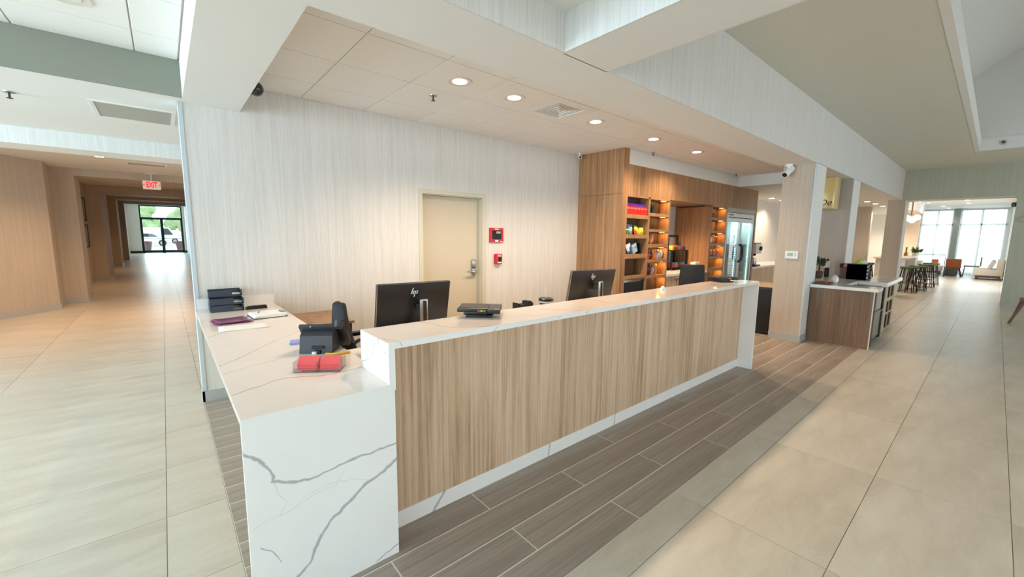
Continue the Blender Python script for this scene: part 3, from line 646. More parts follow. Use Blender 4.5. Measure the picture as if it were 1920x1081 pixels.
cd = MB(); cd.prism([(-0.05, 0), (0.05, 0), (0.046, 0.02), (0.012, 0.07), (-0.012, 0.07)], 'y', -0.03, 0.03); cd.xf(Matrix.Translation((3.575, 2.0, 1.0565)) @ Matrix.Rotation(math.radians(-30), 4, 'Z') @ Matrix.Diagonal((0.5, 0.5, 0.5, 1)))
tag(cd.build('tent_card', 'white_plastic'), 'small white folded tent card standing on the bar', 'tent card')

# office chairs
def office_chair(x, y, rz, label, seat_mat, bh, bw, tp):
    r = thing('office_chair', label, 'chair', (x, y, 0), rz, 'office chairs behind the desk')
    b = MB()
    for k in range(5):
        a = 2*PI*k/5; b.box(0.02, 0.29, -0.018, 0.018, 0.055, 0.085, bev=0.006, mat=Matrix.Rotation(a, 4, 'Z'))
    b.build('base', 'black_plastic', r, True)
    for k in range(5):
        a = 2*PI*k/5; c = MB(); p = Vector((0.28*math.cos(a), 0.28*math.sin(a), 0.0275)); q = Vector((-math.sin(a), math.cos(a), 0))*0.02
        c.cyl(p-q, p+q, 0.027, n=14); c.build('caster', 'matte_black', r, True)
    b = MB(); b.cyl((0, 0, 0.08), (0, 0, 0.43), 0.028); b.build('gas_lift', 'dark_steel', r, True)
    b = MB(); b.box(-0.24, 0.24, -0.24, 0.24, 0.43, 0.50, bev=0.03); b.build('seat', seat_mat, r, True)
    def back(u, v):
        w = bw*(1-tp*max(0, v-0.35)/0.65)*(1-0.12*(1-v)); xx = (2*u-1)*w
        return (xx, -0.235-0.06*v+0.055*(2*u-1)**2 - 0.03*math.sin(PI*v), 0.53+bh*v)
    b = MB(); b.grid(back, 10, 12); o = b.build('backrest', 'chair_mesh', r, True); s = o.modifiers.new('thickness', 'SOLIDIFY'); s.thickness = 0.045; s.offset = 0
    bv = o.modifiers.new('round', 'BEVEL'); bv.width = 0.02; bv.segments = 2
    b = MB(); b.box(-0.03, 0.03, -0.30, -0.25, 0.42, 0.86, bev=0.01); b.box(-0.03, 0.03, -0.28, -0.1, 0.40, 0.43); b.build('spine', 'black_plastic', r, True)
    for s_ in (-1, 1):
        b = MB(); b.tube([(s_*0.235, 0.02, 0.46), (s_*0.275, 0.02, 0.48), (s_*0.285, 0.02, 0.68)], 0.013, 8); b.box(min(s_*0.25, s_*0.32), max(s_*0.25, s_*0.32), -0.13, 0.13, 0.68, 0.715, bev=0.012); b.build('armrest', 'black_plastic', r, True)
    return r
plain('navy_fabric', (36, 42, 62), 0.8, scale=80)
office_chair(1.26, 3.22, math.radians(-88), 'black office chair with a pointed curved back beside the low counter', 'navy_fabric', 0.50, 0.21, 0.75)
office_chair(6.20, 3.03, math.radians(-58), 'black office chair with a mesh back at the far end of the desk', 'chair_mesh', 0.63, 0.20, 0.2)
bt = thing('back_desk', 'low brown wooden table against the wall behind the left office chair', 'table', (1.0, 4.2, 0))
bx('tabletop', 'market_wood', bt, (0.83, 1.32, 3.85, 4.52, 0.715, 0.74))
for x, y in ((0.86, 3.88), (1.27, 3.88), (0.86, 4.47), (1.27, 4.47)): bx('leg', 'dark_cubby', bt, (x, x+0.035, y, y+0.035, 0, 0.715))
# ------------------------------------------------------------------ ceiling fixtures
ORD = ['first', 'second', 'third', 'fourth', 'fifth', 'sixth', 'seventh', 'eighth', 'ninth', 'tenth', 'eleventh', 'twelfth']
def downlight(x, y, z, label, energy, group, r=0.085, color=SOFTW, angle=140):
    o = thing('downlight', label, 'ceiling light', (x, y, z), 0, group)
    b = MB(); b.lathe([(r*0.72, -0.001), (r*1.25, -0.006), (r*1.28, -0.002), (r*1.25, 0.0)], 0, 0, 0, 28); b.build('trim_ring', 'beige_plastic', o, True)
    b = MB(); b.lathe([(0.0005, -0.0055), (r*0.72, -0.0045)], 0, 0, 0, 28); b.build('lens', 'lamp_lens' if energy > 0 else 'white_plastic', o)
    if energy > 0:
        d = bpy.data.lights.new('downlight_lamp', 'SPOT'); d.energy = energy; d.color = color; d.spot_size = math.radians(angle); d.spot_blend = 0.7; d.shadow_soft_size = r*0.7
        l = bpy.data.objects.new('downlight_lamp', d); COL.objects.link(l); l.parent = o; l.location = (0, 0, -0.03)
    return o
for i, x in enumerate((2.055, 2.675, 3.915, 5.155, 6.395)):
    downlight(x, 3.15, 2.866, '%s round downlight from the left in the tiled ceiling above the desk' % ORD[i], 175, 'downlights above the desk')
downlight(-0.33, 3.69, 2.918, 'round downlight in the left tiled ceiling at the top edge', 0.0, 'downlights')
downlight(-0.76, 10.4, 2.85, 'round downlight in the corridor ceiling in front of the exit sign', 235, 'downlights', color=WARM)
for i, y in enumerate((15.8, 22.5, 28.2)):
    downlight(0.1, y, (2.95, 3.05, 3.15)[i], ('corridor downlight just behind the exit sign', 'corridor downlight halfway to the glass doors', 'corridor downlight nearest to the glass doors')[i], 235*(1.0, 0.8, 0.3)[i], 'downlights', color=WARM)
downlight(0.3, 9.6, 2.85, 'corridor downlight hidden behind the left end of the long wall', 235, 'downlights', color=WARM)
downlight(-3.6, 8.4, 2.85, 'corridor downlight at the far left beside the angled wall', 235, 'downlights', color=WARM)
for i, (x, y) in enumerate(((12.75, 4.1), (13.6, 4.1))):
    downlight(x, y, 2.644, '%s downlight over the coffee counter' % ('left' if i == 0 else 'right'), 140, 'downlights over the coffee counter')
for i, (x, y) in enumerate(((15.6, 2.55), (16.7, 2.53), (18.0, 2.53))):
    downlight(x, y, 2.644, '%s downlight of the three seen between the two columns' % ('nearest', 'middle', 'farthest')[i], 140*0.8, 'downlights between the columns')
downlight(22.6, 3.0, 2.644, 'downlight washing the brightly lit lounge wall behind the columns', 140*2.5, 'downlights')
for i, (x, y) in enumerate(((20.5, 0.86), (22.2, 0.85), (24.2, 0.88))):
    downlight(x, y, 3.018, '%s downlight of the row in the lounge ceiling' % ('nearest', 'middle', 'farthest')[i], 40, 'downlights in the lounge ceiling row')
for i, (x, y) in enumerate(((23.0, 1.9), (25.6, 1.66), (27.3, 1.58))):
    downlight(x, y, 3.018, '%s downlight at the left of the lounge ceiling' % ('near', 'middle', 'far')[i], 40, 'downlights at the left of the lounge ceiling')

def sprinkler(x, y, z, label):
    o = thing('fire_sprinkler', label, 'sprinkler', (x, y, z), 0, 'ceiling sprinklers')
    b = MB(); b.lathe([(0.006, -0.012), (0.036, -0.006), (0.038, 0.0)], 0, 0, 0, 20); b.build('escutcheon', 'steel', o, True)
    b = MB(); b.cyl((0, 0, -0.012), (0, 0, -0.045), 0.007, n=10); b.cyl((0, 0, -0.047), (0, 0, -0.050), 0.020, n=12); b.cyl((0, 0, -0.043), (0, 0, -0.048), 0.006, n=8); b.build('nozzle', 'dark_steel', o)
sprinkler(2.06, 3.62, 2.866, 'fire sprinkler in the tiled ceiling left of the first downlight')
sprinkler(5.94, 3.62, 2.866, 'fire sprinkler in the ceiling in front of the white bulkhead above the snack shelves')
sprinkler(9.1, 3.62, 2.866, 'fire sprinkler at the far end of the ceiling near the column')
sprinkler(-0.851, 5.19, ZS, 'fire sprinkler in the white soffit at the far left')
sprinkler(-0.1, 9.0, 2.85, 'fire sprinkler in the corridor ceiling beside the long vent')
sprinkler(-0.55, 14.6, 2.95, 'fire sprinkler in the corridor ceiling left of the exit sign')

# square ceiling diffuser above the desk
o = thing('sidewall_sprinkler', 'small dark sidewall sprinkler on the far rim of the raised lobby ceiling', 'sprinkler', (X1-0.006, 0.13, 3.51))
b = MB(); b.cyl((0, 0, 0), (-0.012, 0, 0), 0.045, n=18); b.build('escutcheon', 'steel', o, True); b = MB(); b.cyl((-0.0125, 0, 0), (-0.06, 0, 0), 0.022, n=12); b.build('nozzle', 'dark_steel', o)
o = thing('door_sensor', 'small dark sensor box high on the right side of the wide far opening', 'sensor', (15.55, -0.2, 2.42)); b = MB(); b.box(-0.1, 0.1, 0.0, 0.07, -0.05, 0.05, bev=0.01); b.build('housing', 'dark_steel', o, True); b = MB(); b.box(-0.08, 0.08, 0.0705, 0.075, -0.03, 0.03); b.build('lens', 'matte_black', o)
vt = thing('air_diffuser', 'square louvred air diffuser set in the ceiling tiles above the desk', 'air vent', (3.3, 3.15, 2.866), 0)
b = MB(); a, o_ = 0.305, 0.185
for q in ((-a, a, -a, -o_), (-a, a, o_, a), (-a, -o_, -o_, o_), (o_, a, -o_, o_)): b.box(q[0], q[1], q[2], q[3], 0.0, 0.01)
b.build('frame', 'white_plastic', vt)
b = MB(); b.box(-o_, o_, -o_, o_, 0.06, 0.065); b.build('plenum', 'matte_black', vt)
for k in range(4):
    r0, r1 = o_-0.042*k, o_-0.042*k-0.020
    b = MB()
    A = [(-r0, -r0), (r0, -r0), (r0, r0), (-r0, r0)]; B = [(-r1, -r1), (r1, -r1), (r1, r1), (-r1, r1)]
    for i in range(4):
        j = (i+1) % 4; b.poly([(*A[i], 0.002), (*A[j], 0.002), (*B[j], 0.048), (*B[i], 0.048)])
    s = b.build('louvre', 'white_plastic', vt); sm = s.modifiers.new('thickness', 'SOLIDIFY'); sm.thickness = 0.003
b = MB(); b.box(-0.02, 0.02, -0.02, 0.02, 0.0, 0.008); b.build('centre_plate', 'white_plastic', vt)
# long grilles
def grille(x0, x1, y0, y1, z, label):
    o = thing('return_air_grille', label, 'air vent', ((x0+x1)/2, (y0+y1)/2, z))
    t = 0.03
    bx('frame', 'white_plastic', o, (x0, x1, y0, y0+t, z-0.008, z), (x0, x1, y1-t, y1, z-0.008, z), (x0, x0+t, y0+t, y1-t, z-0.008, z), (x1-t, x1, y0+t, y1-t, z-0.008, z))
    bx('backing', 'grille_back', o, (x0+t, x1-t, y0+t, y1-t, z-0.0022, z-0.0004))
    n = int((y1-y0-2*t)/0.022); sl = MB()
    for k in range(n): sl.box(x0+t, x1-t, y0+t+0.022*k, y0+t+0.022*k+0.010, z-0.006, z-0.0022)
    q = sl.build('slats', 'grille_back', o, world=True); q['kind'] = 'stuff'
plain('grille_back', (176, 172, 160), 0.6)
grille(-0.40, 0.17, 5.0, 5.65, ZS, 'flat rectangular return air grille in the white soffit at the left')
grille(-0.45, 0.16, 10.75, 11.2, 2.85, 'narrow return air grille in the warm corridor ceiling')

# ------------------------------------------------------------------ wall and ceiling devices
ex = thing('exit_sign', 'hanging EXIT sign with red letters and arrows in the corridor', 'exit sign', (-0.117, 12.55, 2.59))
b = MB(); b.box(-0.155, 0.155, -0.018, 0.018, -0.094, 0.093, bev=0.004); glow('exit_panel', (240, 206, 196), 0.40, (224, 206, 200)); b.build('panel', 'exit_panel', ex)
text_part('letters', 'EXIT', 0.15, 'exit_red', ex, Matrix.Translation((0, -0.0195, 0.0)) @ FACE_Y @ Matrix.Diagonal((0.62, 1.15, 1, 1)), 0.002, 0.0, 0.0045)
for s_ in (-1, 1):
    b = MB(); b.prism([(s_*0.15, 0.0), (s_*0.125, 0.026), (s_*0.125, -0.026)], 'y', -0.022, -0.018); b.build('arrow', 'exit_red', ex)
b = MB(); b.cyl((0, 0, 0.093), (0, 0, 0.26), 0.012, n=10); b.box(-0.1, 0.1, -0.03, 0.03, 0.248, 0.26); b.build('bracket', 'white_plastic', ex)
fp = thing('fire_alarm_panel', 'square red fire alarm panel with a small screen on the wall right of the door', 'alarm panel', (3.573, 4.572, 1.555))
b = MB(); b.box(-0.12, 0.12, -0.022, 0, -0.10, 0.10, bev=0.004); plain('alarm_red', (186, 22, 34), 0.35); b.build('housing', 'alarm_red', fp)
b = MB(); b.box(-0.082, 0.082, -0.0245, -0.0221, -0.058, 0.066); b.build('face', 'matte_black', fp)
b = MB(); b.box(-0.012, 0.066, -0.0265, -0.0246, 0.022, 0.052); b.build('display', 'lcd_green', fp)
for i, (x, z) in enumerate(((-0.06, 0.0), (-0.06, -0.02), (-0.06, -0.04), (-0.02, -0.012), (0.02, -0.012), (0.055, -0.012), (0.0, -0.036), (0.04, -0.036))):
    b = MB(); b.box(x-0.008, x+0.008, -0.0262, -0.0246, z-0.005, z+0.005); b.build('button', 'dark_steel', fp)
for q in ((-0.035, 0.035, 0.076, 0.090), (-0.028, 0.028, -0.092, -0.068), (0.062, 0.10, -0.092, -0.084)):
    b = MB(); b.box(q[0], q[1], -0.0235, -0.0221, q[2], q[3]); b.build('label_strip', 'white_plastic', fp)
ps = thing('fire_pull_station', 'small red fire alarm pull station below the alarm panel', 'fire alarm', (3.595, 4.572, 1.222))
b = MB(); b.box(-0.055, 0.055, -0.05, 0, -0.075, 0.07, bev=0.006); b.build('housing', 'alarm_red', ps)
b = MB(); b.box(-0.012, 0.045, -0.054, -0.0501, -0.03, 0.025); b.build('window', 'matte_black', ps)
b = MB(); b.box(-0.03, 0.04, -0.060, -0.0501, -0.058, -0.044); b.build('pull_bar', 'white_plastic', ps)
text_part('letters', 'FIRE', 0.036, 'white_plastic', ps, Matrix.Translation((0.004, -0.0505, 0.045)) @ FACE_Y, 0.001)
th = thing('thermostat', 'white thermostat with a small screen on the column facing the desk', 'thermostat', (7.226, 1.985, 1.312))
b = MB(); b.box(-0.022, 0, -0.085, 0.085, -0.058, 0.058, bev=0.006); b.build('housing', 'white_plastic', th)
b = MB(); b.box(-0.0235, -0.0221, -0.02, 0.055, -0.02, 0.03); b.build('display', 'lcd_green', th)
for k in range(2):
    b = MB(); b.box(-0.0245, -0.0221, -0.058, -0.04, -0.015+0.025*k, 0.0+0.025*k); b.build('button', 'trim_grey', th)
dc = thing('dome_camera', 'black dome security camera under the tiled ceiling at the beam', 'security camera', (0.612, 4.18, 2.75))
b = MB(); b.box(0.0, 0.05, -0.055, 0.055, -0.045, 0.06, bev=0.01); b.build('mount', 'black_plastic', dc)
b = MB(); b.sphere((0.075, -0.01, 0.0), 0.06, 18, sx=0.95); plain('dome_smoke', (14, 14, 15), 0.08, coat=0.6); b.build('dome', 'dome_smoke', dc, True)
def bullet_camera(x, y, z, aim, label, s=1.0):
    o = thing('bullet_camera', label, 'security camera', (x, y, z), 0, 'white bullet cameras')
    b = MB(); b.cyl((0, 0, 0), (0, 0, -0.03*s), 0.045*s, n=20); b.cyl((0, 0, -0.03*s), (0, 0, -0.06*s), 0.02*s, n=12); b.build('mount', 'white_plastic', o, True)
    d = Vector(aim).normalized(); p = Vector((0, 0, -0.085*s))
    b = MB(); b.cyl(p-d*0.07*s, p+d*0.08*s, 0.043*s, n=20); b.build('body', 'white_plastic', o, True)
    b = MB(); b.cyl(p+d*0.081*s, p+d*0.086*s, 0.03*s, n=20); b.build('lens', 'black_plastic', o, True)
bullet_camera(7.10, 2.10, ZS, (-0.7, 0.2, -0.55), 'white bullet security camera under the beam beside the column', 1.15)
bullet_camera(5.18, 4.46, 2.866, (-0.6, -0.75, -0.3), 'small white security camera in the ceiling corner beside the wood cabinet', 0.62)
# oval sign on the far wall at the right edge
sg = thing('oval_wall_sign', 'oval gold rimmed sign on the far wall at the right edge of the opening', 'wall sign', (15.3, -0.43, 2.06))
b = MB(); N_ = 40
ring = [(0.165*math.cos(2*PI*i/N_), 0.075*math.sin(2*PI*i/N_)) for i in range(N_)]; ri = [(0.145*math.cos(2*PI*i/N_), 0.058*math.sin(2*PI*i/N_)) for i in range(N_)]
for i in range(N_):
    j = (i+1) % N_
    b.poly([(-0.02, *ring[i]), (-0.02, *ring[j]), (-0.02, *ri[j]), (-0.02, *ri[i])]); b.poly([(-0.02, *ring[i]), (-0.02, *ring[j]), (0, *ring[j]), (0, *ring[i])]); b.poly([(-0.02, *ri[i]), (-0.02, *ri[j]), (0, *ri[j]), (0, *ri[i])])
plain('brass', (150, 122, 72), 0.35, 0.7); b.build('rim', 'brass', sg)
b = MB(); b.prism(ri, 'x', -0.008, -0.001); b.build('plate', 'trim_grey', sg)
b = MB(); b.tube([(-0.011, 0.10-0.02*i, 0.018*math.sin(i*1.7)) for i in range(11)], 0.005, 6); b.build('lettering', 'white_plastic', sg)
# pictures in the corridor niche
for k, (z, lab) in enumerate(((2.16, 'upper framed dark picture on the corridor niche wall'), (1.40, 'lower framed dark picture on the corridor niche wall'))):
    p = thing('wall_picture', lab, 'picture', (-1.72, 16.9, z), 0, 'corridor pictures')
    b = MB()
    for q in ((-0.45, 0.45, -0.33, -0.30), (-0.45, 0.45, 0.30, 0.33), (-0.45, -0.42, -0.30, 0.30), (0.42, 0.45, -0.30, 0.30)): b.box(0, 0.04, q[0], q[1], q[2], q[3])
    b.build('frame', 'matte_black', p)
    if 'canvas' not in M:
        n = N('canvas'); f = n.noise(n.mapping((3, 5, 4)), 1.0, 4); n.set(**{'Base Color': n.ramp(f, [(0.35, (60, 58, 62)), (0.5, (126, 130, 138)), (0.65, (188, 180, 170))]), 'Roughness': 0.5}); M['canvas'] = n.m
    b = MB(); b.box(0, 0.025, -0.42, 0.42, -0.30, 0.30); b.build('canvas', 'canvas', p)
# ------------------------------------------------------------------ snack market wall
YF, YB = 3.706, 3.885
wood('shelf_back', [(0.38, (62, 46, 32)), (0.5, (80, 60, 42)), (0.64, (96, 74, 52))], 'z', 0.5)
def led(x0, x1, y, z, root, e):
    b = MB(); b.box(x1-0.12, x1-0.05, y-0.03, y+0.03, z-0.006, z-0.0008); b.build('led_puck', 'led_strip', root, world=True)
    d = bpy.data.lights.new('shelf_light', 'AREA'); d.shape = 'RECTANGLE'; d.size = 0.06; d.size_y = 0.05; d.energy = e; d.color = (1.0, 0.50, 0.12)
    l = bpy.data.objects.new('shelf_light', d); COL.objects.link(l); l.location = (x1-0.085, y, z-0.010); 
tall = thing('tall_shelf_cabinet', 'tall wood cabinet with a full-height side panel and unlit open snack shelves', 'cabinet', (5.7, 3.9, 0))
for z0, z1 in ((0, 2.198), (2.202, 2.864)): bx('side_panel', 'market_wood', tall, (5.306, 5.33, YF, 4.57, z0, z1))
bx('front_stile', 'market_wood', tall, (5.3305, 5.44, YF, YF+0.03, 0, 2.864)); bx('front_stile', 'market_wood', tall, (6.03, 6.054, YF, YB, 0, 2.165))
SH1 = [(2.165, 2.19), (1.84, 1.90), (1.53, 1.59), (1.213, 1.282), (0.885, 0.932)]
for a, b_ in SH1: bx('shelf', 'market_wood', tall, (5.44, 6.03, YF, YB, a, b_))
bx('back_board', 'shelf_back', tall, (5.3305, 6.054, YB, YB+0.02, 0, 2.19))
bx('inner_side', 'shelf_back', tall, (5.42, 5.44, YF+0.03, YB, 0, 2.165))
mw = thing('microwave_oven', 'black glass oven with a steel frame on the floor level of the tall cabinet', 'microwave', (5.735, 3.80, 0))
bx('housing', 'steel', mw, (5.45, 6.02, 3.725, 3.88, 0.46, 0.875), bev=0.004); bx('window', 'matte_black', mw, (5.48, 5.95, 3.715, 3.7245, 0.5, 0.835)); bx('control_strip', 'dark_steel', mw, (5.955, 6.01, 3.716, 3.7245, 0.5, 0.86)); bx('stand', 'shelf_back', mw, (5.45, 6.02, 3.73, 3.88, 0.0, 0.459))
def lit_bay(x0, x1, label, rows, z_under):
    r = thing('lit_shelf_cabinet', label, 'cabinet', ((x0+x1)/2, 3.9, 0), 0, 'lit snack shelf cabinets')
    bx('side_panel', 'market_wood', r, (x0-0.024, x0, YF, YB, 0, 2.165)); bx('side_panel', 'market_wood', r, (x1, x1+0.03, YF, YB, 0, 2.165))
    for a, b_ in rows: bx('shelf', 'market_wood', r, (x0, x1, YF, YB, a, b_))
    bx('shelf', 'market_wood', r, (x0, x1, YF, YB, 0.40, 0.44))
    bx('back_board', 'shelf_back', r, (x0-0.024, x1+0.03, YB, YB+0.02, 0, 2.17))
    for a, b_ in rows: led(x0, x1, YF+0.07, a, r, 1.1)
    return r
SH2 = [(2.165, 2.19), (1.893, 1.945), (1.64, 1.683), (1.38, 1.436), (1.134, 1.178), (0.867, 0.909)]
SH3 = [(2.165, 2.19), (1.906, 1.957), (1.647, 1.697), (1.387, 1.437), (1.138, 1.177), (0.889, 0.935)]
lit_bay(6.08, 6.68, 'left wood cabinet of snack shelves glowing with orange light', SH2, 0.44)
rb = lit_bay(8.33, 8.98, 'right wood cabinet of snack shelves glowing orange beside the drinks cooler', SH3, 0.44)
bx('side_panel', 'market_wood', rb, (8.280, 8.305, YF, 4.57, 0.0, 2.164), label='deep wood side wall of the niche')
# header over the whole run, niche soffit
hd = thing('wood_header', 'wood-grain header panels running above the snack shelves and the drinks cooler', 'header panel', (8.0, 3.72, 2.2))
xs = [5.4405, 6.74, 8.04, 9.34, 10.64]
for a, b_ in zip(xs[:-1], xs[1:]): bx('header_panel', 'market_wood', hd, (a, b_-0.003, YF, YF+0.03, 2.191, 2.644))
bx('niche_soffit', 'market_wood', hd, (6.712, 8.279, YF+0.031, 4.57, 2.191, 2.21)); bx('end_stile', 'market_wood', hd, (10.56, 10.64, YF, 4.57, 0.0, 2.19))
bx('upper_frame', 'trim_grey', hd, (9.012, 10.559, YF, YF+0.03, 2.10, 2.19)); bx('upper_frame', 'trim_grey', hd, (9.012, 9.04, YF, YF+0.03, 0.0, 2.0995))
downlight(7.15, 4.05, 2.190, 'small downlight in the wood soffit of the snack niche', 230, 'downlights', 0.06, WARM)
bx('niche_back', 'wallpaper', hd, (6.712, 8.279, 4.445, 4.46, 0.906, 2.19))
# base cabinet in the niche
bc = thing('base_cabinet', 'low wood base cabinet with white counter and black handles in the snack niche', 'cabinet', (7.5, 4.1, 0))
bx('carcass', 'desk_wood', bc, (6.72, 8.27, YF+0.05, 4.46, 0.09, 0.864)); bx('counter', 'quartz_plain', bc, (6.715, 8.275, YF-0.01, 4.46, 0.865, 0.905)); bx('toe_kick', 'dark_cubby', bc, (6.74, 8.25, YF+0.1, 4.5, 0, 0.09))
for k in range(4):
    x = 6.725+0.387*k; dr = bx('cabinet_door', 'desk_wood', bc, (x, x+0.38, YF+0.02, YF+0.0495, 0.10, 0.855))
    hx = x+0.34 if k % 2 == 0 else x+0.04
    hb = MB(); hb.tube([(hx, YF+0.02, 0.80), (hx, YF-0.012, 0.79), (hx, YF-0.012, 0.66), (hx, YF+0.02, 0.65)], 0.008, 6); hb.build('handle', 'matte_black', dr, world=True)
# rack in the niche
rk = thing('wire_rack', 'black open two-tier rack of small packets on the niche counter', 'rack', (7.95, 4.25, 0.9055))
fr_ = MB()
for x in (7.62, 8.22):
    for y in (4.12, 4.40): fr_.box(x-0.015, x+0.015, y-0.015, y+0.015, 0.9055, 1.30)
for x in (7.70, 8.06): fr_.box(x-0.02, x+0.02, 4.24, 4.28, 1.30, 1.56)
fr_.box(7.68, 8.08, 4.24, 4.28, 1.56, 1.60)
fr_.build('frame', 'matte_black', rk, world=True)
for z in (0.94, 1.285): bx('tray', 'matte_black', rk, (7.60, 8.24, 4.10, 4.42, z, z+0.015))
r = random.Random(4); PC = [(176, 64, 54), (206, 176, 160), (60, 74, 140), (222, 190, 70), (120, 60, 50), (200, 120, 110), (90, 150, 170)]
for i, c in enumerate(PC): plain('packet%d' % i, c, 0.4, var=0.15, scale=40)
for k in range(6):
    for z in (0.9555, 1.3005):
        x = 7.645+0.092*k; w = 0.07; hgt = 0.07+0.03*r.random()
        o = bx('packet', 'packet%d' % r.randrange(7), None, (x, x+w, 4.13, 4.22, z, z+hgt), bev=0.004)
        tag(o, '%s snack packet from the left on the %s tier of the black rack' % (ORD[k], 'lower' if z < 1.1 else 'upper'), 'packet', 'packets on the black rack, %s tier' % ('lower' if z < 1.1 else 'upper'))
o = bx('syrup_bottle', 'matte_black', None, (7.34, 7.42, 4.16, 4.24, 0.9055, 1.14), bev=0.01); tag(o, 'dark bottle standing left of the black rack in the niche', 'bottle')
o = bx('cup_dispenser', 'black_plastic', None, (7.44, 7.54, 4.14, 4.28, 0.9055, 1.50), bev=0.006); tag(o, 'tall narrow black dispenser left of the black rack', 'dispenser')
nh = MB(); nh.box(7.96, 8.16, 3.80, 3.90, 0.9055, 1.075, bev=0.006); tag(nh.build('napkin_holder', 'white_plastic', None, True), 'white boxy napkin holder at the right end of the niche counter', 'napkin holder')

# snacks
def bag_mesh(w, h, t):
    b = MB()
    def f(s):
        def g_(u, v):
            e = math.sin(PI*min(1, max(0, (v-0.07)/0.86)))**0.55 if 0.07 < v < 0.93 else 0.0
            e *= (max(0.0, math.sin(PI*u)))**0.5
            pinch = 1-0.06*math.sin(PI*v)
            return ((u-.5)*w*pinch, s*t/2*e, v*h)
        return g_
    b.grid(f(-1), 8, 10); b.grid(f(1), 8, 10); bmesh.ops.remove_doubles(b.bm, verts=b.bm.verts, dist=0.0005)
    return b
def bagmat(key, a, b_):
    n = N(key); tc = n.n('ShaderNodeTexCoord'); v = n.mapping((9, 9, 13)); f = n.noise(v, 1.0, 2, 0.5, 0.8)
    n.set(**{'Base Color': n.ramp(f, [(0.40, a), (0.47, a), (0.53, b_), (0.62, b_)]), 'Roughness': 0.28}); M[key] = n.m
for k, a, b_ in (('bag_yellow', (232, 170, 30), (238, 205, 120)), ('bag_pink', (196, 120, 96), (226, 190, 170)), ('bag_white', (228, 222, 214), (200, 60, 50)), ('bag_red', (198, 44, 30), (226, 120, 60)), ('bag_dark', (52, 34, 28), (90, 50, 40)), ('bag_orange', (230, 128, 36), (240, 170, 80)), ('bag_silver', (190, 190, 190), (160, 40, 44)), ('bag_blue', (40, 84, 140), (220, 224, 230)), ('bag_maroon', (120, 22, 40), (80, 14, 26)), ('bag_clear', (170, 196, 206), (96, 140, 160)), ('bag_lemon', (206, 206, 40), (228, 226, 90)), ('bag_green', (70, 110, 60), (190, 200, 180))): bagmat(k, a, b_)
def bag(x, z, w, h, t, mat, label, y=3.80, rz=0.0, tilt=0.0):
    b = bag_mesh(w, h, t); b.xf(Matrix.Rotation(rz, 4, 'Z') @ Matrix.Rotation(tilt, 4, 'X')); o = b.build('snack_bag', mat, None, True); o.location = (x, y, z)
    return tag(o, label, 'snack bag', 'bags of snacks')
E0 = 0.001
# tall cabinet, top row: red candy boxes with purple lids
plain('candy_red', (206, 38, 34), 0.35, var=0.3, scale=30); plain('candy_purple', (84, 40, 150), 0.35); plain('candy_pink', (230, 120, 110), 0.4)
for k in range(6):
    x = 5.455+0.095*k; o = thing('candy_box', '%s red candy box from the left on the top shelf' % ORD[k], 'candy box', (x+0.044, 3.78, 1.90+E0), 0, 'red candy boxes on the top shelf')
    bx('carton', 'candy_red', o, (x, x+0.088, 3.725, 3.84, 1.90+E0, 2.025)); bx('print_band', 'candy_pink', o, (x+0.006, x+0.082, 3.7235, 3.7249, 1.985, 2.005))
for k in range(6):
    x = 5.455+0.095*k; o = bx('candy_lid_box', 'candy_purple', None, (x, x+0.088, 3.745, 3.84, 2.026, 2.07)); tag(o, 'flat purple candy box lying on the %s red box' % ORD[k], 'candy box', 'purple candy boxes on the top shelf')
# second row
bag(5.515, 1.59+E0, 0.13, 0.19, 0.06, 'bag_clear', 'crinkled clear blue snack bag at the left of the second shelf', 3.81, 0.05, -0.1)
bag(5.67, 1.59+E0, 0.13, 0.16, 0.07, 'bag_clear', 'crinkled clear blue snack bag right of the first on the second shelf', 3.80, -0.2, -0.1)
bag(5.56, 1.59+E0, 0.12, 0.09, 0.05, 'bag_green', 'low green snack bag in front of the clear blue bags', 3.735, 0.1, -0.3)
bag(5.745, 1.59+E0, 0.07, 0.08, 0.04, 'bag_red', 'tiny red snack bag in the middle of the second shelf', 3.74, 0, -0.2)
bag(5.84, 1.59+E0, 0.15, 0.15, 0.07, 'bag_lemon', 'yellow green snack bag on the second shelf', 3.78, 0.25, -0.2)
bag(5.96, 1.59+E0, 0.11, 0.12, 0.06, 'bag_lemon', 'smaller yellow green snack bag at the right end of the second shelf', 3.78, -0.2, -0.1)
# third row: dark boxes leaning
for x, rot, lab, mt in ((5.60, -0.35, 'blue and silver leaning box on the third shelf', 'bag_blue'), (5.78, -0.38, 'second leaning box with a pale label on the third shelf', 'bag_clear'), (5.93, -0.2, 'thin black leaning box at the right of the third shelf', 'black_plastic')):
    b = MB(); b.box(-0.06, 0.06, -0.05, 0.05, 0, 0.15, bev=0.003)
    if 'thin' in lab: b = MB(); b.box(-0.016, 0.016, -0.05, 0.05, 0, 0.17, bev=0.003)
    b.xf(Matrix.Rotation(rot, 4, 'Y')); mn = min(v.co.z for v in b.bm.verts); b.xf(Matrix.Translation((x, 3.79, 1.282+E0-mn))); tag(b.build('snack_box', mt, None, True), lab, 'box')
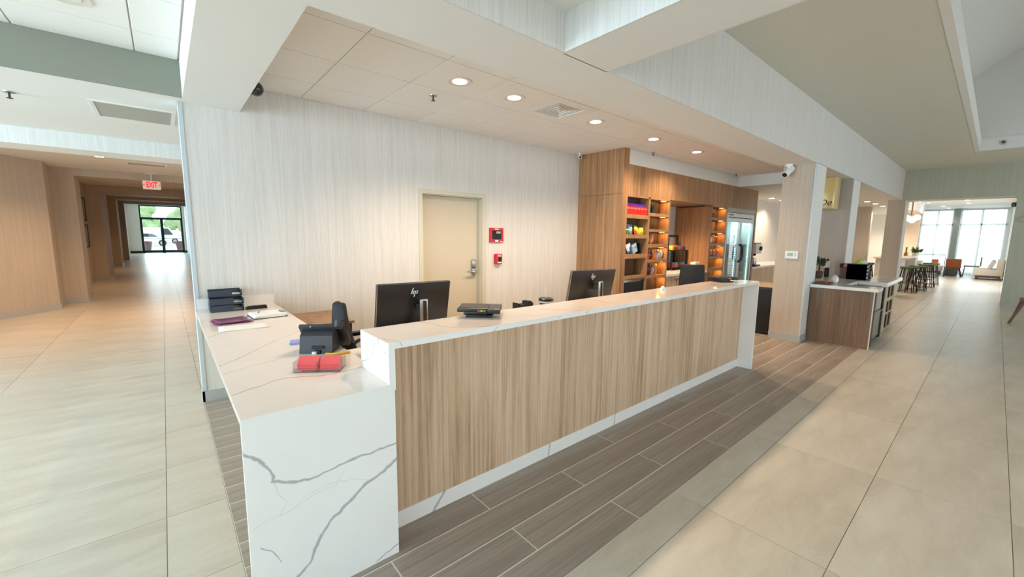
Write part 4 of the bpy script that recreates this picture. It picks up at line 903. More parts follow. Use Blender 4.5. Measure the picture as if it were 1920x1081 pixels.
# left lit cabinet
def plant_cup(x, z, label, y=3.80, green=True):
    o = thing('small_plant' if green else 'dark_cup', label, 'plant' if green else 'cup', (x, y, z))
    b = MB(); b.lathe([(0.035, 0), (0.048, 0.09), (0.040, 0.088)], 0, 0, 0, 14); b.build('pot', 'dark_steel', o, True)
    if green:
        for k in range(7):
            a = k*0.9; b = MB(); b.prism([(0, 0), (0.014, 0.03), (0.006, 0.09), (0, 0.11), (-0.006, 0.09), (-0.014, 0.03)], 'y', -0.001, 0.001)
            b.xf(Matrix.Translation((0, 0, 0.08)) @ Matrix.Rotation(a, 4, 'Z') @ Matrix.Rotation(0.6+0.1*(k % 3), 4, 'Y')); b.build('leaf', 'leaf_green', o)
plain('leaf_green', (64, 104, 56), 0.5, var=0.2); plain('leaf_dark', (40, 70, 44), 0.5, var=0.25)
plant_cup(6.30, 1.945+E0, 'small green plant in a dark pot on the top lit shelf')
for x, z, w, h, m_, lab in (
    (6.16, 1.436, 0.11, 0.18, 'bag_yellow', 'tall yellow snack bag at the left of the third lit shelf'), (6.29, 1.436, 0.09, 0.15, 'bag_pink', 'pinkish brown snack bag on the third lit shelf'),
    (6.125, 1.178, 0.075, 0.13, 'bag_white', 'white snack bag at the left end of the fourth lit shelf'), (6.215, 1.178, 0.085, 0.15, 'bag_red', 'red snack bag on the fourth lit shelf of the left cabinet'), (6.30, 1.178, 0.07, 0.14, 'bag_dark', 'dark brown snack bag on the fourth lit shelf'), (6.40, 1.178, 0.12, 0.17, 'bag_orange', 'wide orange snack bag on the fourth lit shelf'), (6.52, 1.178, 0.10, 0.16, 'bag_silver', 'silver and red snack bag on the fourth lit shelf'), (6.62, 1.178, 0.09, 0.16, 'bag_silver', 'silver and red snack bag at the right end of the fourth lit shelf'),
    (6.15, 0.909, 0.12, 0.19, 'bag_blue', 'blue and white snack bag on the lowest visible lit shelf'), (6.27, 0.909, 0.09, 0.18, 'bag_maroon', 'maroon snack bag on the lowest visible lit shelf'), (6.37, 0.909, 0.10, 0.17, 'bag_silver', 'silver and red snack bag right of the maroon bag'), (6.47, 0.909, 0.10, 0.19, 'bag_orange', 'orange snack bag at the right of the lowest visible lit shelf')):
    bag(x, z+E0, w, h, 0.07, m_, lab, 3.785, 0.12*math.sin(x*37))
o = bx('serving_tray', 'black_plastic', None, (6.36, 6.62, 3.74, 3.86, 0.44+E0, 0.50), bev=0.01); tag(o, 'black tray in the bottom compartment of the left lit cabinet', 'tray')
plant_cup(8.52, 1.957+E0, 'dark empty cup on the top shelf of the right lit cabinet', green=False)
for x, z, w, h, m_, lab in (
    (8.42, 1.697, 0.12, 0.17, 'bag_red', 'red orange snack bag on the second shelf of the right cabinet'), (8.58, 1.697, 0.13, 0.18, 'bag_orange', 'orange snack bag on the second shelf of the right cabinet'),
    (8.40, 1.437, 0.11, 0.17, 'bag_blue', 'blue and white snack bag on the third shelf of the right cabinet'), (8.52, 1.437, 0.10, 0.16, 'bag_white', 'white and red snack bag on the third shelf of the right cabinet'), (8.63, 1.437, 0.11, 0.18, 'bag_orange', 'orange snack bag on the third shelf of the right cabinet'), (8.75, 1.437, 0.11, 0.15, 'bag_red', 'red snack bag at the right of the third shelf of the right cabinet'),
    (8.41, 1.177, 0.11, 0.14, 'bag_white', 'pale snack bag at the left of the fourth shelf of the right cabinet'), (8.56, 1.177, 0.11, 0.14, 'bag_pink', 'pinkish snack bag in the middle of the fourth shelf of the right cabinet'), (8.71, 1.177, 0.10, 0.13, 'bag_pink', 'pinkish snack bag right of the middle on the fourth shelf of the right cabinet'), (8.86, 1.177, 0.09, 0.13, 'bag_pink', 'pinkish snack bag at the right end of the fourth shelf of the right cabinet')):
    bag(x, z+E0, w, h, 0.07, m_, lab, 3.785, 0.12*math.sin(x*37))

# drinks cooler
fg = thing('drinks_cooler', 'two-door glass drinks cooler lit white inside at the right of the snack wall', 'refrigerator', (9.8, 4.1, 0))
plain('cooler_white', (222, 228, 228), 0.3)
bx('cabinet', 'cooler_white', fg, (9.05, 10.55, 4.52, 4.56, 0.03, 2.09), (9.05, 9.08, YF+0.06, 4.52, 0.03, 2.09), (10.52, 10.55, YF+0.06, 4.52, 0.03, 2.09), (9.08, 10.52, YF+0.06, 4.52, 2.05, 2.09), (9.08, 10.52, YF+0.06, 4.52, 0.03, 0.12))
bx('header_panel', 'cooler_white', fg, (9.05, 10.55, YF+0.01, YF+0.055, 1.955, 2.09)); bx('header_line', 'matte_black', fg, (9.14, 10.42, YF+0.005, YF+0.0095, 1.985, 2.0)); bx('maker_plate', 'dark_steel', fg, (9.14, 9.36, YF+0.005, YF+0.0095, 2.035, 2.055))
bx('vent_grille', 'dark_steel', fg, (9.06, 10.54, YF+0.03, YF+0.059, 0.03, 0.115))
for a, b_ in ((9.055, 9.795), (9.805, 10.545)):
    dr = bx('cooler_door', 'cooler_white', fg, (a, a+0.05, YF+0.01, YF+0.055, 0.12, 1.95), (b_-0.05, b_, YF+0.01, YF+0.055, 0.12, 1.95), (a+0.05, b_-0.05, YF+0.01, YF+0.055, 0.12, 0.18), (a+0.05, b_-0.05, YF+0.01, YF+0.055, 1.90, 1.95))
    bx('pane', 'fridge_glass', dr, (a+0.05, b_-0.05, YF+0.028, YF+0.036, 0.18, 1.90))
    hx = b_-0.03 if a < 9.5 else a+0.03
    hb = MB(); hb.tube([(hx, YF+0.01, 1.42), (hx, YF-0.05, 1.36), (hx, YF-0.06, 1.22), (hx, YF-0.05, 1.08), (hx, YF+0.01, 1.02)], 0.014, 8); hb.build('door_handle', 'dark_steel', dr, world=True)
for x in (9.745, 10.49):
    b = MB(); z = 0.25
    while z < 1.86: b.box(x-0.012, x+0.012, YF+0.075, YF+0.085, z, z+0.028); z += 0.05
    q = b.build('led_dots', 'fridge_led', fg, world=True); q['kind'] = 'stuff'
for z in (0.42, 0.75, 1.08, 1.41): bx('wire_shelf', 'steel', fg, (9.085, 10.515, YF+0.12, 4.5, z, z+0.012))
d = bpy.data.lights.new('cooler_light', 'AREA'); d.shape = 'RECTANGLE'; d.size = 1.3; d.size_y = 0.3; d.energy = 25; d.color = (0.9, 1, 1); l = bpy.data.objects.new('cooler_light', d); COL.objects.link(l); l.location = (9.8, YF+0.22, 2.03)
bt0 = None
def bottle(x, y, z, mat):
    global bt0
    if bt0 is None: bt0 = {}
    if mat not in bt0:
        o = bpy.data.objects.new('drink_bottle', None); COL.objects.link(o)
        b = MB(); b.lathe([(0.033, 0), (0.035, 0.01), (0.035, 0.13), (0.014, 0.185), (0.014, 0.20)], 0, 0, 0, 10); b.build('bottle_body', mat, o, True)
        b = MB(); b.cyl((0, 0, 0.20), (0, 0, 0.222), 0.016, n=10); b.build('cap', 'white_plastic', o, True)
        bt0[mat] = o
    else: o = copy_tree(bt0[mat])
    o.location = (x, y, z); return o
plain('drink_blue', (70, 130, 180), 0.15); plain('drink_amber', (190, 110, 50), 0.15); plain('drink_clear', (190, 206, 214), 0.12); plain('drink_violet', (110, 100, 140), 0.15); plain('drink_dark', (50, 40, 44), 0.15)
rr = random.Random(11)
for zi, z in enumerate((0.432, 0.762, 1.092, 1.422)):
    cnt = 0
    for k in range(12):
        x = 9.16+0.115*k
        if 9.70 < x < 9.78 or 10.46 < x: continue
        mt = ('drink_clear', 'drink_violet', 'drink_blue', 'drink_clear')[zi] if rr.random() < 0.6 else rr.choice(['drink_amber', 'drink_clear', 'drink_blue', 'drink_dark'])
        o = bottle(x, YF+0.24, z+0.0005, mt); row = ('lowest', 'second', 'third', 'top')[zi]; cn = mt.split('_')[1]
        tag(o, '%s drink bottle, %s from the left on the %s shelf of the glass cooler' % (cn, ORD[cnt], row), 'bottle', 'drink bottles in the glass cooler'); cnt += 1
# coffee counter further right
cc = thing('coffee_counter', 'pale wood coffee counter with a white top against the peach lit wall', 'counter', (12.5, 4.1, 0))
bx('cabinet', 'pale_wood', cc, (10.66, 15.9, 3.86, 4.56, 0.0, 0.814)); bx('counter_top', 'quartz_plain', cc, (10.645, 15.95, 3.82, 4.57, 0.815, 0.85))
cm = thing('coffee_machine', 'white coffee machine with a dark dispensing head on the coffee counter', 'coffee machine', (11.55, 4.1, 0.8505))
bx('base', 'dark_steel', cm, (11.36, 11.74, 3.90, 4.30, 0.8505, 0.89), bev=0.008); bx('column', 'white_plastic', cm, (11.36, 11.74, 4.12, 4.30, 0.8905, 1.42), bev=0.01); bx('head', 'white_plastic', cm, (11.36, 11.74, 3.90, 4.119, 1.17, 1.42), bev=0.015)
bx('lid', 'dark_cubby', cm, (11.37, 11.73, 3.92, 4.29, 1.4205, 1.44))
b = MB(); b.cyl((11.62, 3.899, 1.30), (11.62, 3.86, 1.30), 0.055, n=18); b.build('dial', 'matte_black', cm, True, world=True)
b = MB(); b.cyl((11.55, 4.0, 1.17), (11.55, 4.0, 1.11), 0.05, 0.03, n=14); b.build('spout', 'matte_black', cm, True, world=True)
b = MB(); b.lathe([(0.07, 0), (0.075, 0.02), (0.062, 0.17), (0.058, 0.17)], 0, 0, 0, 16); jg = b.build('carafe', 'steel', None, True); jg.location = (11.52, 4.0, 0.8905); tag(jg, 'steel carafe standing under the coffee machine spout', 'carafe')
bn = thing('waste_cabinet', 'dark green waste cabinet with a wood top behind the column', 'cabinet', (7.62, 2.5, 0))
plain('cabinet_green', (30, 40, 32), 0.4)
bx('body', 'cabinet_green', bn, (7.36, 7.9, 2.235, 2.55, 0.03, 0.775)); bx('top', 'pale_wood', bn, (7.34, 7.92, 2.215, 2.57, 0.776, 0.80)); bx('plinth', 'matte_black', bn, (7.4, 7.88, 2.25, 2.53, 0, 0.03))
bx('door', 'matte_black', bn, (7.35, 7.3595, 2.25, 2.54, 0.06, 0.74))
# ------------------------------------------------------------------ self-service counter between the columns
w1 = thing('side_counter', 'wood panelled side counter with a white top standing out from the column', 'counter', (8.3, 1.5, 0))
bx('end_panel', 'wing_wood', w1, (7.511, 7.545, 1.035, 1.768, 0.0, 0.828)); bx('panel_edge', 'beige_plastic', w1, (7.509, 7.547, 1.025, 1.0345, 0.0, 0.828))
bx('counter_top', 'quartz_plain', w1, (7.475, 7.87, 0.99, 1.775, 0.8285, 0.872)); bx('counter_top', 'quartz_plain', w1, (7.87, 9.58, 1.42, 1.775, 0.8285, 0.872), (7.74, 9.58, 1.775, 2.25, 0.8285, 0.872))
bx('carcass', 'dark_cubby', w1, (7.5455, 7.80, 1.04, 1.765, 0.0, 0.828)); bx('carcass', 'dark_cubby', w1, (7.95, 9.58, 1.80, 2.22, 0.0, 0.828))
uf = thing('undercounter_fridge', 'steel undercounter fridge with a dark glass upper half beside the wood panel', 'refrigerator', (8.18, 1.4, 0))
bx('body', 'steel', uf, (7.815, 8.545, 1.10, 1.74, 0.05, 0.80)); bx('drawer_front', 'steel', uf, (7.815, 8.545, 1.07, 1.0995, 0.065, 0.475)); bx('glass_front', 'dome_smoke', uf, (7.815, 8.545, 1.07, 1.0995, 0.49, 0.80))
bx('pull_bar', 'steel', uf, (7.83, 8.53, 1.045, 1.062, 0.470, 0.486), (7.85, 7.87, 1.0625, 1.0695, 0.472, 0.484), (8.49, 8.51, 1.0625, 1.0695, 0.472, 0.484)); bx('feet', 'matte_black', uf, (7.85, 7.9, 1.15, 1.2, 0, 0.05), (8.46, 8.51, 1.15, 1.2, 0, 0.05), (7.85, 7.9, 1.65, 1.7, 0, 0.05), (8.46, 8.51, 1.65, 1.7, 0, 0.05))
bx('door_seal', 'matte_black', uf, (8.5455, 8.66, 1.06, 1.74, 0.02, 0.808))
w2 = thing('bottle_counter', 'far counter with a white top and dark cubby holes facing the lobby', 'counter', (9.5, 1.4, 0))
bx('counter_top', 'quartz_plain', w2, (8.73, 10.36, 1.055, 1.415, 0.8155, 0.872))
bx('side_panel', 'pale_wood', w2, (8.75, 9.42, 1.12, 1.41, 0.0, 0.8145)); bx('back_panel', 'dark_cubby', w2, (9.42, 10.10, 1.39, 1.41, 0.0, 0.8145)); bx('end_panel', 'pale_wood', w2, (10.06, 10.10, 1.12, 1.39, 0.0, 0.8145)); bx('divider', 'pale_wood', w2, (9.725, 9.755, 1.12, 1.39, 0.0, 0.8145))  # dark back panel carries the shade of the cubbies in its colour
for a, b_ in ((0.0, 0.02), (0.27, 0.30), (0.50, 0.56), (0.75, 0.8145)):
    for c_, d_ in ((9.4205, 9.7245), (9.7555, 10.0595)):
        bx('shelf_edge', 'pale_wood', w2, (c_, d_, 1.12, 1.135, a, b_)); bx('shelf', 'dark_cubby', w2, (c_, d_, 1.1352, 1.3895, a, b_))  # shelf bodies dark behind pale edges: cavity shade put into the colour
bx('cubby_shade', 'dark_cubby', w2, (9.4205, 9.426, 1.136, 1.389, 0.021, 0.749), (9.719, 9.7245, 1.136, 1.389, 0.021, 0.749), (9.7555, 9.761, 1.136, 1.389, 0.021, 0.749), (10.054, 10.0595, 1.136, 1.389, 0.021, 0.749))  # added dark sheets; they paint the shade inside the cubbies
# things on it
bs = thing('snack_basket', 'shallow dark basket of red wrapped snacks on the side counter', 'basket', (7.70, 1.66, 0.8725))
bx('basket', 'dark_cubby', bs, (7.57, 7.83, 1.57, 1.75, 0.8725, 0.885), (7.57, 7.83, 1.57, 1.58, 0.885, 0.897), (7.57, 7.83, 1.74, 1.75, 0.885, 0.897), (7.57, 7.58, 1.58, 1.74, 0.885, 0.897), (7.82, 7.83, 1.58, 1.74, 0.885, 0.897))
plain('wrap_red', (170, 66, 62), 0.35, var=0.2, scale=30); plain('wrap_tan', (170, 120, 84), 0.4)
for k in range(6):
    b = bag_mesh(0.062, 0.068, 0.026); b.xf(Matrix.Rotation(0.25*math.sin(k*2.3), 4, 'Z') @ Matrix.Rotation(1.45, 4, 'X'))
    mn = min(v.co.z for v in b.bm.verts); cy_ = sum(v.co.y for v in b.bm.verts)/len(b.bm.verts); b.xf(Matrix.Translation((7.622+0.078*(k % 3), 1.622+0.077*(k//3)-cy_, 0.8852-mn)))
    lab = ['front left', 'front middle', 'front right', 'back left', 'back middle', 'back right'][k]
    tag(b.build('wrapped_snack', 'wrap_red' if k != 1 else 'wrap_tan', None, True), '%s wrapped snack at the %s of the dark basket' % ('red' if k != 1 else 'tan', lab), 'snack', 'wrapped snacks in the basket')
b = bag_mesh(0.19, 0.13, 0.09); b.xf(Matrix.Translation((7.93, 1.57, 0.8725)) @ Matrix.Rotation(0.4, 4, 'Z')); tag(b.build('paper_bag', 'paper', None, True), 'crumpled white paper bag right of the snack basket', 'bag')
pp = thing('potted_plant', 'dark stemmed green plant in the corner of the side counter by the column', 'plant', (8.75, 1.97, 0.8725))
b = MB(); b.lathe([(0.05, 0), (0.065, 0.12), (0.055, 0.118)], 0, 0, 0, 16); b.build('pot', 'dark_cubby', pp, True)
b = MB(); b.tube([(0, 0, 0.11), (0.01, 0, 0.22), (0.0, 0.01, 0.30)], 0.014, 6); b.build('stem', 'dark_cubby', pp, True)
rr = random.Random(5)
for k in range(26):
    a = rr.uniform(0, 2*PI); t_ = rr.uniform(0.2, 1.3); L = rr.uniform(0.08, 0.14); b = MB(); b.prism([(0, 0), (0.022, L*0.4), (0.016, L*0.75), (0, L), (-0.016, L*0.75), (-0.022, L*0.4)], 'y', -0.0012, 0.0012)
    b.xf(Matrix.Translation((0.02*math.cos(a), 0.02*math.sin(a), rr.uniform(0.22, 0.30))) @ Matrix.Rotation(a, 4, 'Z') @ Matrix.Rotation(t_, 4, 'Y')); b.build('leaf', 'leaf_dark', pp)
sb = thing('soap_bottle', 'tall pump bottle with pale top beside the dark stemmed plant', 'bottle', (9.2, 1.957, 0.8725))
b = MB(); b.lathe([(0.035, 0), (0.037, 0.01), (0.037, 0.15), (0.018, 0.17)], 0, 0, 0, 16); b.build('body', 'matte_black', sb, True)
b = MB(); b.lathe([(0.045, 0.17), (0.05, 0.20), (0.05, 0.27), (0.02, 0.29)], 0, 0, 0, 16); b.build('shade', 'beige_plastic', sb, True); b = MB(); b.cyl((0, 0, 0.29), (0, 0, 0.33), 0.016, n=10); b.build('cap', 'matte_black', sb, True)
ot = thing('tray_organizer', 'black four-tier tray organizer holding cups and lids on the far counter', 'organizer', (9.2, 1.5, 0.8725))
for k in range(5):
    z = 0.8725+0.062*k
    bx('tier', 'matte_black', ot, (9.0, 9.4, 1.36, 1.63, z, z+0.008), (9.0, 9.4, 1.36, 1.366, z+0.008, z+0.022), (9.0, 9.006, 1.366, 1.63, z+0.008, z+0.022))
bx('side_panel', 'matte_black', ot, (8.992, 8.9995, 1.37, 1.63, 0.8725, 1.127), (8.9995, 9.4, 1.6305, 1.636, 0.8725, 1.127))
bx('post', 'matte_black', ot, (9.38, 9.4, 1.37, 1.39, 0.8725, 1.1200)); bx('side_panel', 'matte_black', ot, (8.992, 8.9995, 1.37, 1.63, 0.8725, 1.127), (8.9995, 9.4, 1.6305, 1.636, 0.8725, 1.127))
bx('post', 'matte_black', ot, (9.38, 9.4, 1.60, 1.62, 0.8725, 1.1200)); bx('post', 'matte_black', ot, (9.004, 9.02, 1.605, 1.625, 0.8725, 1.1200)); bx('post', 'matte_black', ot, (9.004, 9.02, 1.37, 1.385, 0.8725, 1.1200))
for k in range(4):
    z = 0.8725+0.062*k+0.0085
    for j in range(3):
        o = bx('cup_lid_stack', 'white_plastic' if j < 2 else 'black_plastic', None, (9.05+0.11*j, 9.13+0.11*j, 1.38, 1.46, z, z+0.036), bev=0.008); tag(o, '%s stack of cup lids on the %s tier of the black organizer' % (('near white', 'middle white', 'far black')[j], ('lowest', 'second', 'third', 'top')[k]), 'cup lids', 'cup lids in the organizer')
plain('neon_green', (176, 214, 30), 0.35, var=0.1, scale=20); plain('pale_blue', (190, 206, 220), 0.35)
b = MB(); b.prism([(-0.13, 0), (0.13, 0), (0.11, 0.07), (-0.02, 0.075)], 'y', -0.07, 0.07); b.xf(Matrix.Translation((9.2, 1.50, 1.1295)) @ Matrix.Rotation(-1.0, 4, 'Z') @ Matrix.Diagonal((0.66, 0.8, 0.9, 1))); np_ = thing('napkin_pack', 'neon green and white napkin pack lying on top of the black organizer', 'napkin pack', (9.2, 1.53, 1.1295)); b.build('wrapper', 'neon_green', np_, world=True)
b = MB(); b.prism([(0.0, -0.001), (0.135, -0.001), (0.113, 0.072), (0.04, 0.0745)], 'y', -0.0735, 0.0735); b.xf(Matrix.Translation((9.2, 1.50, 1.1295)) @ Matrix.Rotation(-1.0, 4, 'Z') @ Matrix.Diagonal((0.66, 0.8, 0.9, 1))); b.build('label_panel', 'pale_blue', np_, world=True)
sc_ = thing('stir_stick_box', 'brown and pink box of stir sticks left of the black organizer', 'box', (9.2, 1.70, 0.8725))
plain('box_brown', (104, 84, 74), 0.5); plain('box_pink', (196, 120, 150), 0.5)
bx('carton', 'box_brown', sc_, (9.1, 9.3, 1.65, 1.75, 0.8725, 1.06)); bx('lid', 'matte_black', sc_, (9.09, 9.31, 1.645, 1.755, 1.0605, 1.13)); bx('print_band', 'box_pink', sc_, (9.088, 9.0895, 1.65, 1.70, 1.07, 1.128))
gd = thing('gold_sign_box', 'glossy cream gold box sign with black script high on the partition', 'sign', (9.3, 2.3, 2.35))
plain('cream_gold', (228, 204, 140), 0.22, 0.25, var=0.03)
b = MB(); b.box(9.0, 9.36, 1.92, 2.70, 2.09, 2.634, bev=0.02); b.build('box', 'cream_gold', gd, True, world=True)
text_part('lettering', 'De', 0.15, 'matte_black', gd, Matrix.Translation((-0.301, -0.255, -0.16)) @ FACE_X, 0.001, 0.25)
bx('wall_bracket', 'dark_steel', gd, (9.3605, 9.5885, 2.0, 2.6, 2.3, 2.5))

# ------------------------------------------------------------------ lounge beyond the wide opening
pd = thing('pendant_lamp', 'pendant lamp of white glass globes on a brass stem in front of the peach wall', 'pendant lamp', (20.0, 2.03, 3.02))
b = MB(); b.cyl((0, 0, 0), (0, 0, -0.025), 0.07, n=18); b.cyl((0, 0, -0.025), (0, 0, -0.62), 0.02, n=10); b.cyl((-0.2, 0.03, -0.62), (0.2, -0.03, -0.62), 0.012, n=8); b.build('stem', 'brass', pd, True)
for dx, dy, dz in ((-0.02, 0.10, -0.70), (0.08, -0.02, -0.76), (0.0, -0.14, -0.68)):
    b = MB(); b.sphere((dx, dy, dz), 0.10, 18); b.build('globe', 'globe_lamp', pd, True)
d = bpy.data.lights.new('pendant_light', 'POINT'); d.energy = 25; d.color = WARM; d.shadow_soft_size = 0.12; l = bpy.data.objects.new('pendant_light', d); COL.objects.link(l); l.parent = pd; l.location = (0.25, -0.35, -0.75)
tb = thing('bar_table', 'high white bar table with solid end panel behind the green stools', 'table', (18.8, 2.0, 0))
bx('tabletop', 'beige_plastic', tb, (17.2, 21.0, 1.72, 2.5, 0.97, 1.02), bev=0.006); bx('end_panel', 'beige_plastic', tb, (17.3, 17.36, 1.85, 2.45, 0, 0.969)); bx('end_panel', 'beige_plastic', tb, (20.8, 20.86, 1.85, 2.45, 0, 0.969)); bx('modesty_panel', 'wallpaper_taupe', tb, (17.361, 20.799, 2.1, 2.13, 0.1, 0.969))
vs2 = thing('bud_vase', 'slim amber bud vase standing on the white bar table', 'vase', (19.4, 1.98, 1.0205)); b = MB(); b.lathe([(0.05, 0), (0.055, 0.06), (0.02, 0.16), (0.024, 0.2)], 0, 0, 0, 12); b.build('body', 'brass', vs2, True); b = MB(); b.tube([(0, 0, 0.19), (0.01, 0, 0.3)], 0.018, 6); b.build('stem', 'leaf_dark', vs2, True)
plain('stool_green', (70, 92, 56), 0.6); plain('stool_leg', (44, 38, 34), 0.45, 0.5)
st0 = None
def stool(x, y, label, rz=0.0, green=True):
    global st0
    if st0 is None:
        o = bpy.data.objects.new('bar_stool', None); COL.objects.link(o); st0 = o
        b = MB(); b.lathe([(0.02, 0.70), (0.19, 0.70), (0.22, 0.73), (0.21, 0.765), (0.02, 0.76)], 0, 0, 0, 22); b.build('seat', 'stool_green', o, True)
        for k in range(10):
            a = 2*PI*k/10; b = MB(); b.cyl((0.15*math.cos(a), 0.15*math.sin(a), 0.70), (0.245*math.cos(a), 0.245*math.sin(a), 0.0), 0.011, n=7); b.build('leg', 'stool_leg', o, True)
        for rr_, z in ((0.243, 0.02), (0.21, 0.26)):
            b = MB(); b.tube([(rr_*math.cos(2*PI*i/24), rr_*math.sin(2*PI*i/24), z) for i in range(25)], 0.011, 6); b.build('foot_ring', 'brass', o, True)
    else: o = copy_tree(st0)
    o.location = (x, y, 0); o.rotation_euler = (0, 0, rz); return tag(o, label, 'stool', 'green wire-legged bar stools')
stool(16.95, 1.62, 'nearest green topped wire-legged bar stool just past the pillar'); stool(17.9, 1.50, 'second green topped bar stool from the pillar', 0.3); stool(19.3, 1.42, 'third green topped bar stool from the pillar', 0.2); stool(20.7, 1.42, 'farthest green topped bar stool at the end of the bar table', 0.5)
for i, (x, y) in enumerate(((17.2, 2.62), (18.6, 2.66))):
    stool(x, y+0.2, '%s bar stool seen between the columns behind the bar table' % ('left', 'right')[i])
rr = random.Random(8)
for i, (x, y) in enumerate(((19.6, 1.78), (20.5, 1.80))):
    o = thing('table_plant', ('nearer', 'farther')[i] + ' leafy green plant in a white pot on the bar table', 'plant', (x, y, 1.0205), 0, 'plants on the bar table')
    b = MB(); b.lathe([(0.06, 0), (0.08, 0.12), (0.07, 0.118)], 0, 0, 0, 14); b.build('pot', 'white_plastic', o, True)
    for k in range(24):
        a = rr.uniform(0, 2*PI); L = rr.uniform(0.14, 0.24); b = MB(); b.prism([(0, 0), (0.04, L*0.45), (0, L), (-0.04, L*0.45)], 'y', -0.001, 0.001); b.xf(Matrix.Translation((0, 0, 0.1)) @ Matrix.Rotation(a, 4, 'Z') @ Matrix.Rotation(rr.uniform(0.2, 1.4), 4, 'Y')); b.build('leaf', 'leaf_green', o)
plain('orange_leather', (140, 72, 28), 0.5); plain('grey_fabric', (110, 116, 120), 0.8); plain('cream_fabric', (226, 220, 210), 0.85, scale=40); plain('sage_fabric', (120, 136, 126), 0.8); plain('walnut', (104, 70, 48), 0.45); plain('teal_metal', (50, 74, 80), 0.4, 0.4); plain('orange_fabric', (214, 120, 70), 0.8)
oc = thing('lounge_chair', 'orange leather lounge chair with splayed legs seen from behind', 'chair', (26.2, 1.12, 0))
b = MB(); b.box(26.0, 26.06, 0.89, 1.36, 0.40, 0.78, bev=0.03); b.build('backrest', 'orange_leather', oc, True, world=True); b = MB(); b.box(26.06, 26.6, 0.90, 1.35, 0.36, 0.46, bev=0.03); b.build('seat', 'orange_leather', oc, True, world=True)
for sx, sy in ((0, 0), (0, 1), (1, 0), (1, 1)):
    b = MB(); b.cyl((26.08+0.44*sx, 0.96+0.33*sy, 0.37), (26.0+0.62*sx, 0.86+0.53*sy, 0.0), 0.022, n=8); b.build('leg', 'teal_metal', oc, True, world=True)
b = MB(); b.box(26.75, 27.2, 1.0, 1.44, 0.0, 0.40, bev=0.08); tag(b.build('pouf', 'grey_fabric', None, True), 'grey upholstered pouf in front of the orange lounge chair', 'pouf')
def sofa(name, label, x0, x1, y0, y1, h, back, fab, arm='y1'):
    o = thing(name, label, 'sofa', ((x0+x1)/2, (y0+y1)/2, 0))
    b = MB(); b.box(x0, x1, y0, y1, 0.16, 0.42, bev=0.05); b.build('seat', fab, o, True, world=True)
    b = MB(); b.box(x0, x1, *( (y0, y0+0.18) if back == 'y0' else (y1-0.18, y1)), 0.36, h, bev=0.06); b.build('backrest', fab, o, True, world=True)
    b = MB(); b.box(x0+0.05, x1-0.05, y0+0.05, y1-0.05, 0.08, 0.158); b.build('plinth', 'walnut', o, world=True)
    for sx in (0, 1):
        for sy in (0, 1):
            b = MB(); b.box(x0+0.05+sx*(x1-x0-0.16), x0+0.11+sx*(x1-x0-0.16), y0+0.05+sy*(y1-y0-0.16), y0+0.11+sy*(y1-y0-0.16), 0, 0.079); b.build('foot', 'walnut', o, world=True)
    return o
s1 = sofa('sofa', 'cream sofa with wood base at the right wall of the lounge', 25.3, 26.9, -0.28, 0.50, 0.82, 'y0', 'cream_fabric')
for k, (x, c) in enumerate(((25.7, 'cream_fabric'), (26.5, 'grey_fabric'))):
    b = MB(); b.box(-0.2, 0.2, -0.06, 0.06, 0, 0.36, bev=0.05); b.xf(Matrix.Translation((x, 0.10, 0.43)) @ Matrix.Rotation(0.35, 4, 'X')); tag(b.build('cushion', c, None, True), ('cream cushion leaning on the right lounge sofa', 'grey cushion leaning on the right lounge sofa')[k], 'cushion')
s2 = sofa('sofa', 'pale sofa with a metal rail below the left lounge window', 26.95, 27.68, 1.50, 2.36, 0.62, 'y1', 'cream_fabric')
b = MB(); b.tube([(27.70, 1.48, 0.3), (27.70, 1.48, 0.90), (27.70, 2.40, 0.90), (27.70, 2.40, 0.3)], 0.015, 6); b.build('rail', 'teal_metal', s2, True, world=True)
b = MB(); b.box(-0.05, 0.05, -0.11, 0.11, 0, 0.26, bev=0.04); b.xf(Matrix.Translation((27.45, 1.78, 0.43)) @ Matrix.Rotation(0.2, 4, 'Y')); tag(b.build('cushion', 'orange_fabric', None, True), 'orange cushion on the pale sofa below the left window', 'cushion')
ac = thing('side_chair', 'sage green side chair with thin legs between the orange chair and the right sofa', 'chair', (27.2, 0.62, 0))
b = MB(); b.box(26.95, 27.4, 0.38, 0.86, 0.42, 0.47, bev=0.02); b.build('seat', 'sage_fabric', ac, True, world=True); b = MB(); b.box(26.97, 27.38, 0.34, 0.38, 0.46, 0.86, bev=0.018); b.build('backrest', 'sage_fabric', ac, True, world=True)
for sx in (0, 1):
    for sy in (0, 1):
        b = MB(); b.cyl((27.0+0.35*sx, 0.42+0.4*sy, 0.42), (26.97+0.41*sx, 0.39+0.46*sy, 0), 0.014, n=7); b.build('leg', 'teal_metal', ac, True, world=True)
# sheer curtains
def curtain(y0, y1, label, x=27.82):
    n_ = max(10, int((y1-y0)/0.03)); b = MB()
    b.grid(lambda u, v: (x+0.03*math.sin(u*(y1-y0)/0.11*2*PI)*(0.6+0.4*v), y0+u*(y1-y0), 0.004+2.93*v), n_*2, 8)
    o = thing('sheer_curtain', label, 'curtain', (x, (y0+y1)/2, 0), 0, 'sheer lounge curtains')
    b.build('fabric', 'sheer_fabric', o, True, world=True)
    b = MB(); b.cyl((x, y0-0.02, 2.95), (x, y1+0.02, 2.95), 0.014, n=8); b.build('rod', 'steel', o, True, world=True)
curtain(1.42, 2.46, 'white sheer curtain left of the grey pier between the windows'); curtain(0.54, 1.19, 'white sheer curtain right of the grey pier between the windows'); curtain(-0.18, 0.50, 'white sheer curtain at the right end of the far window')
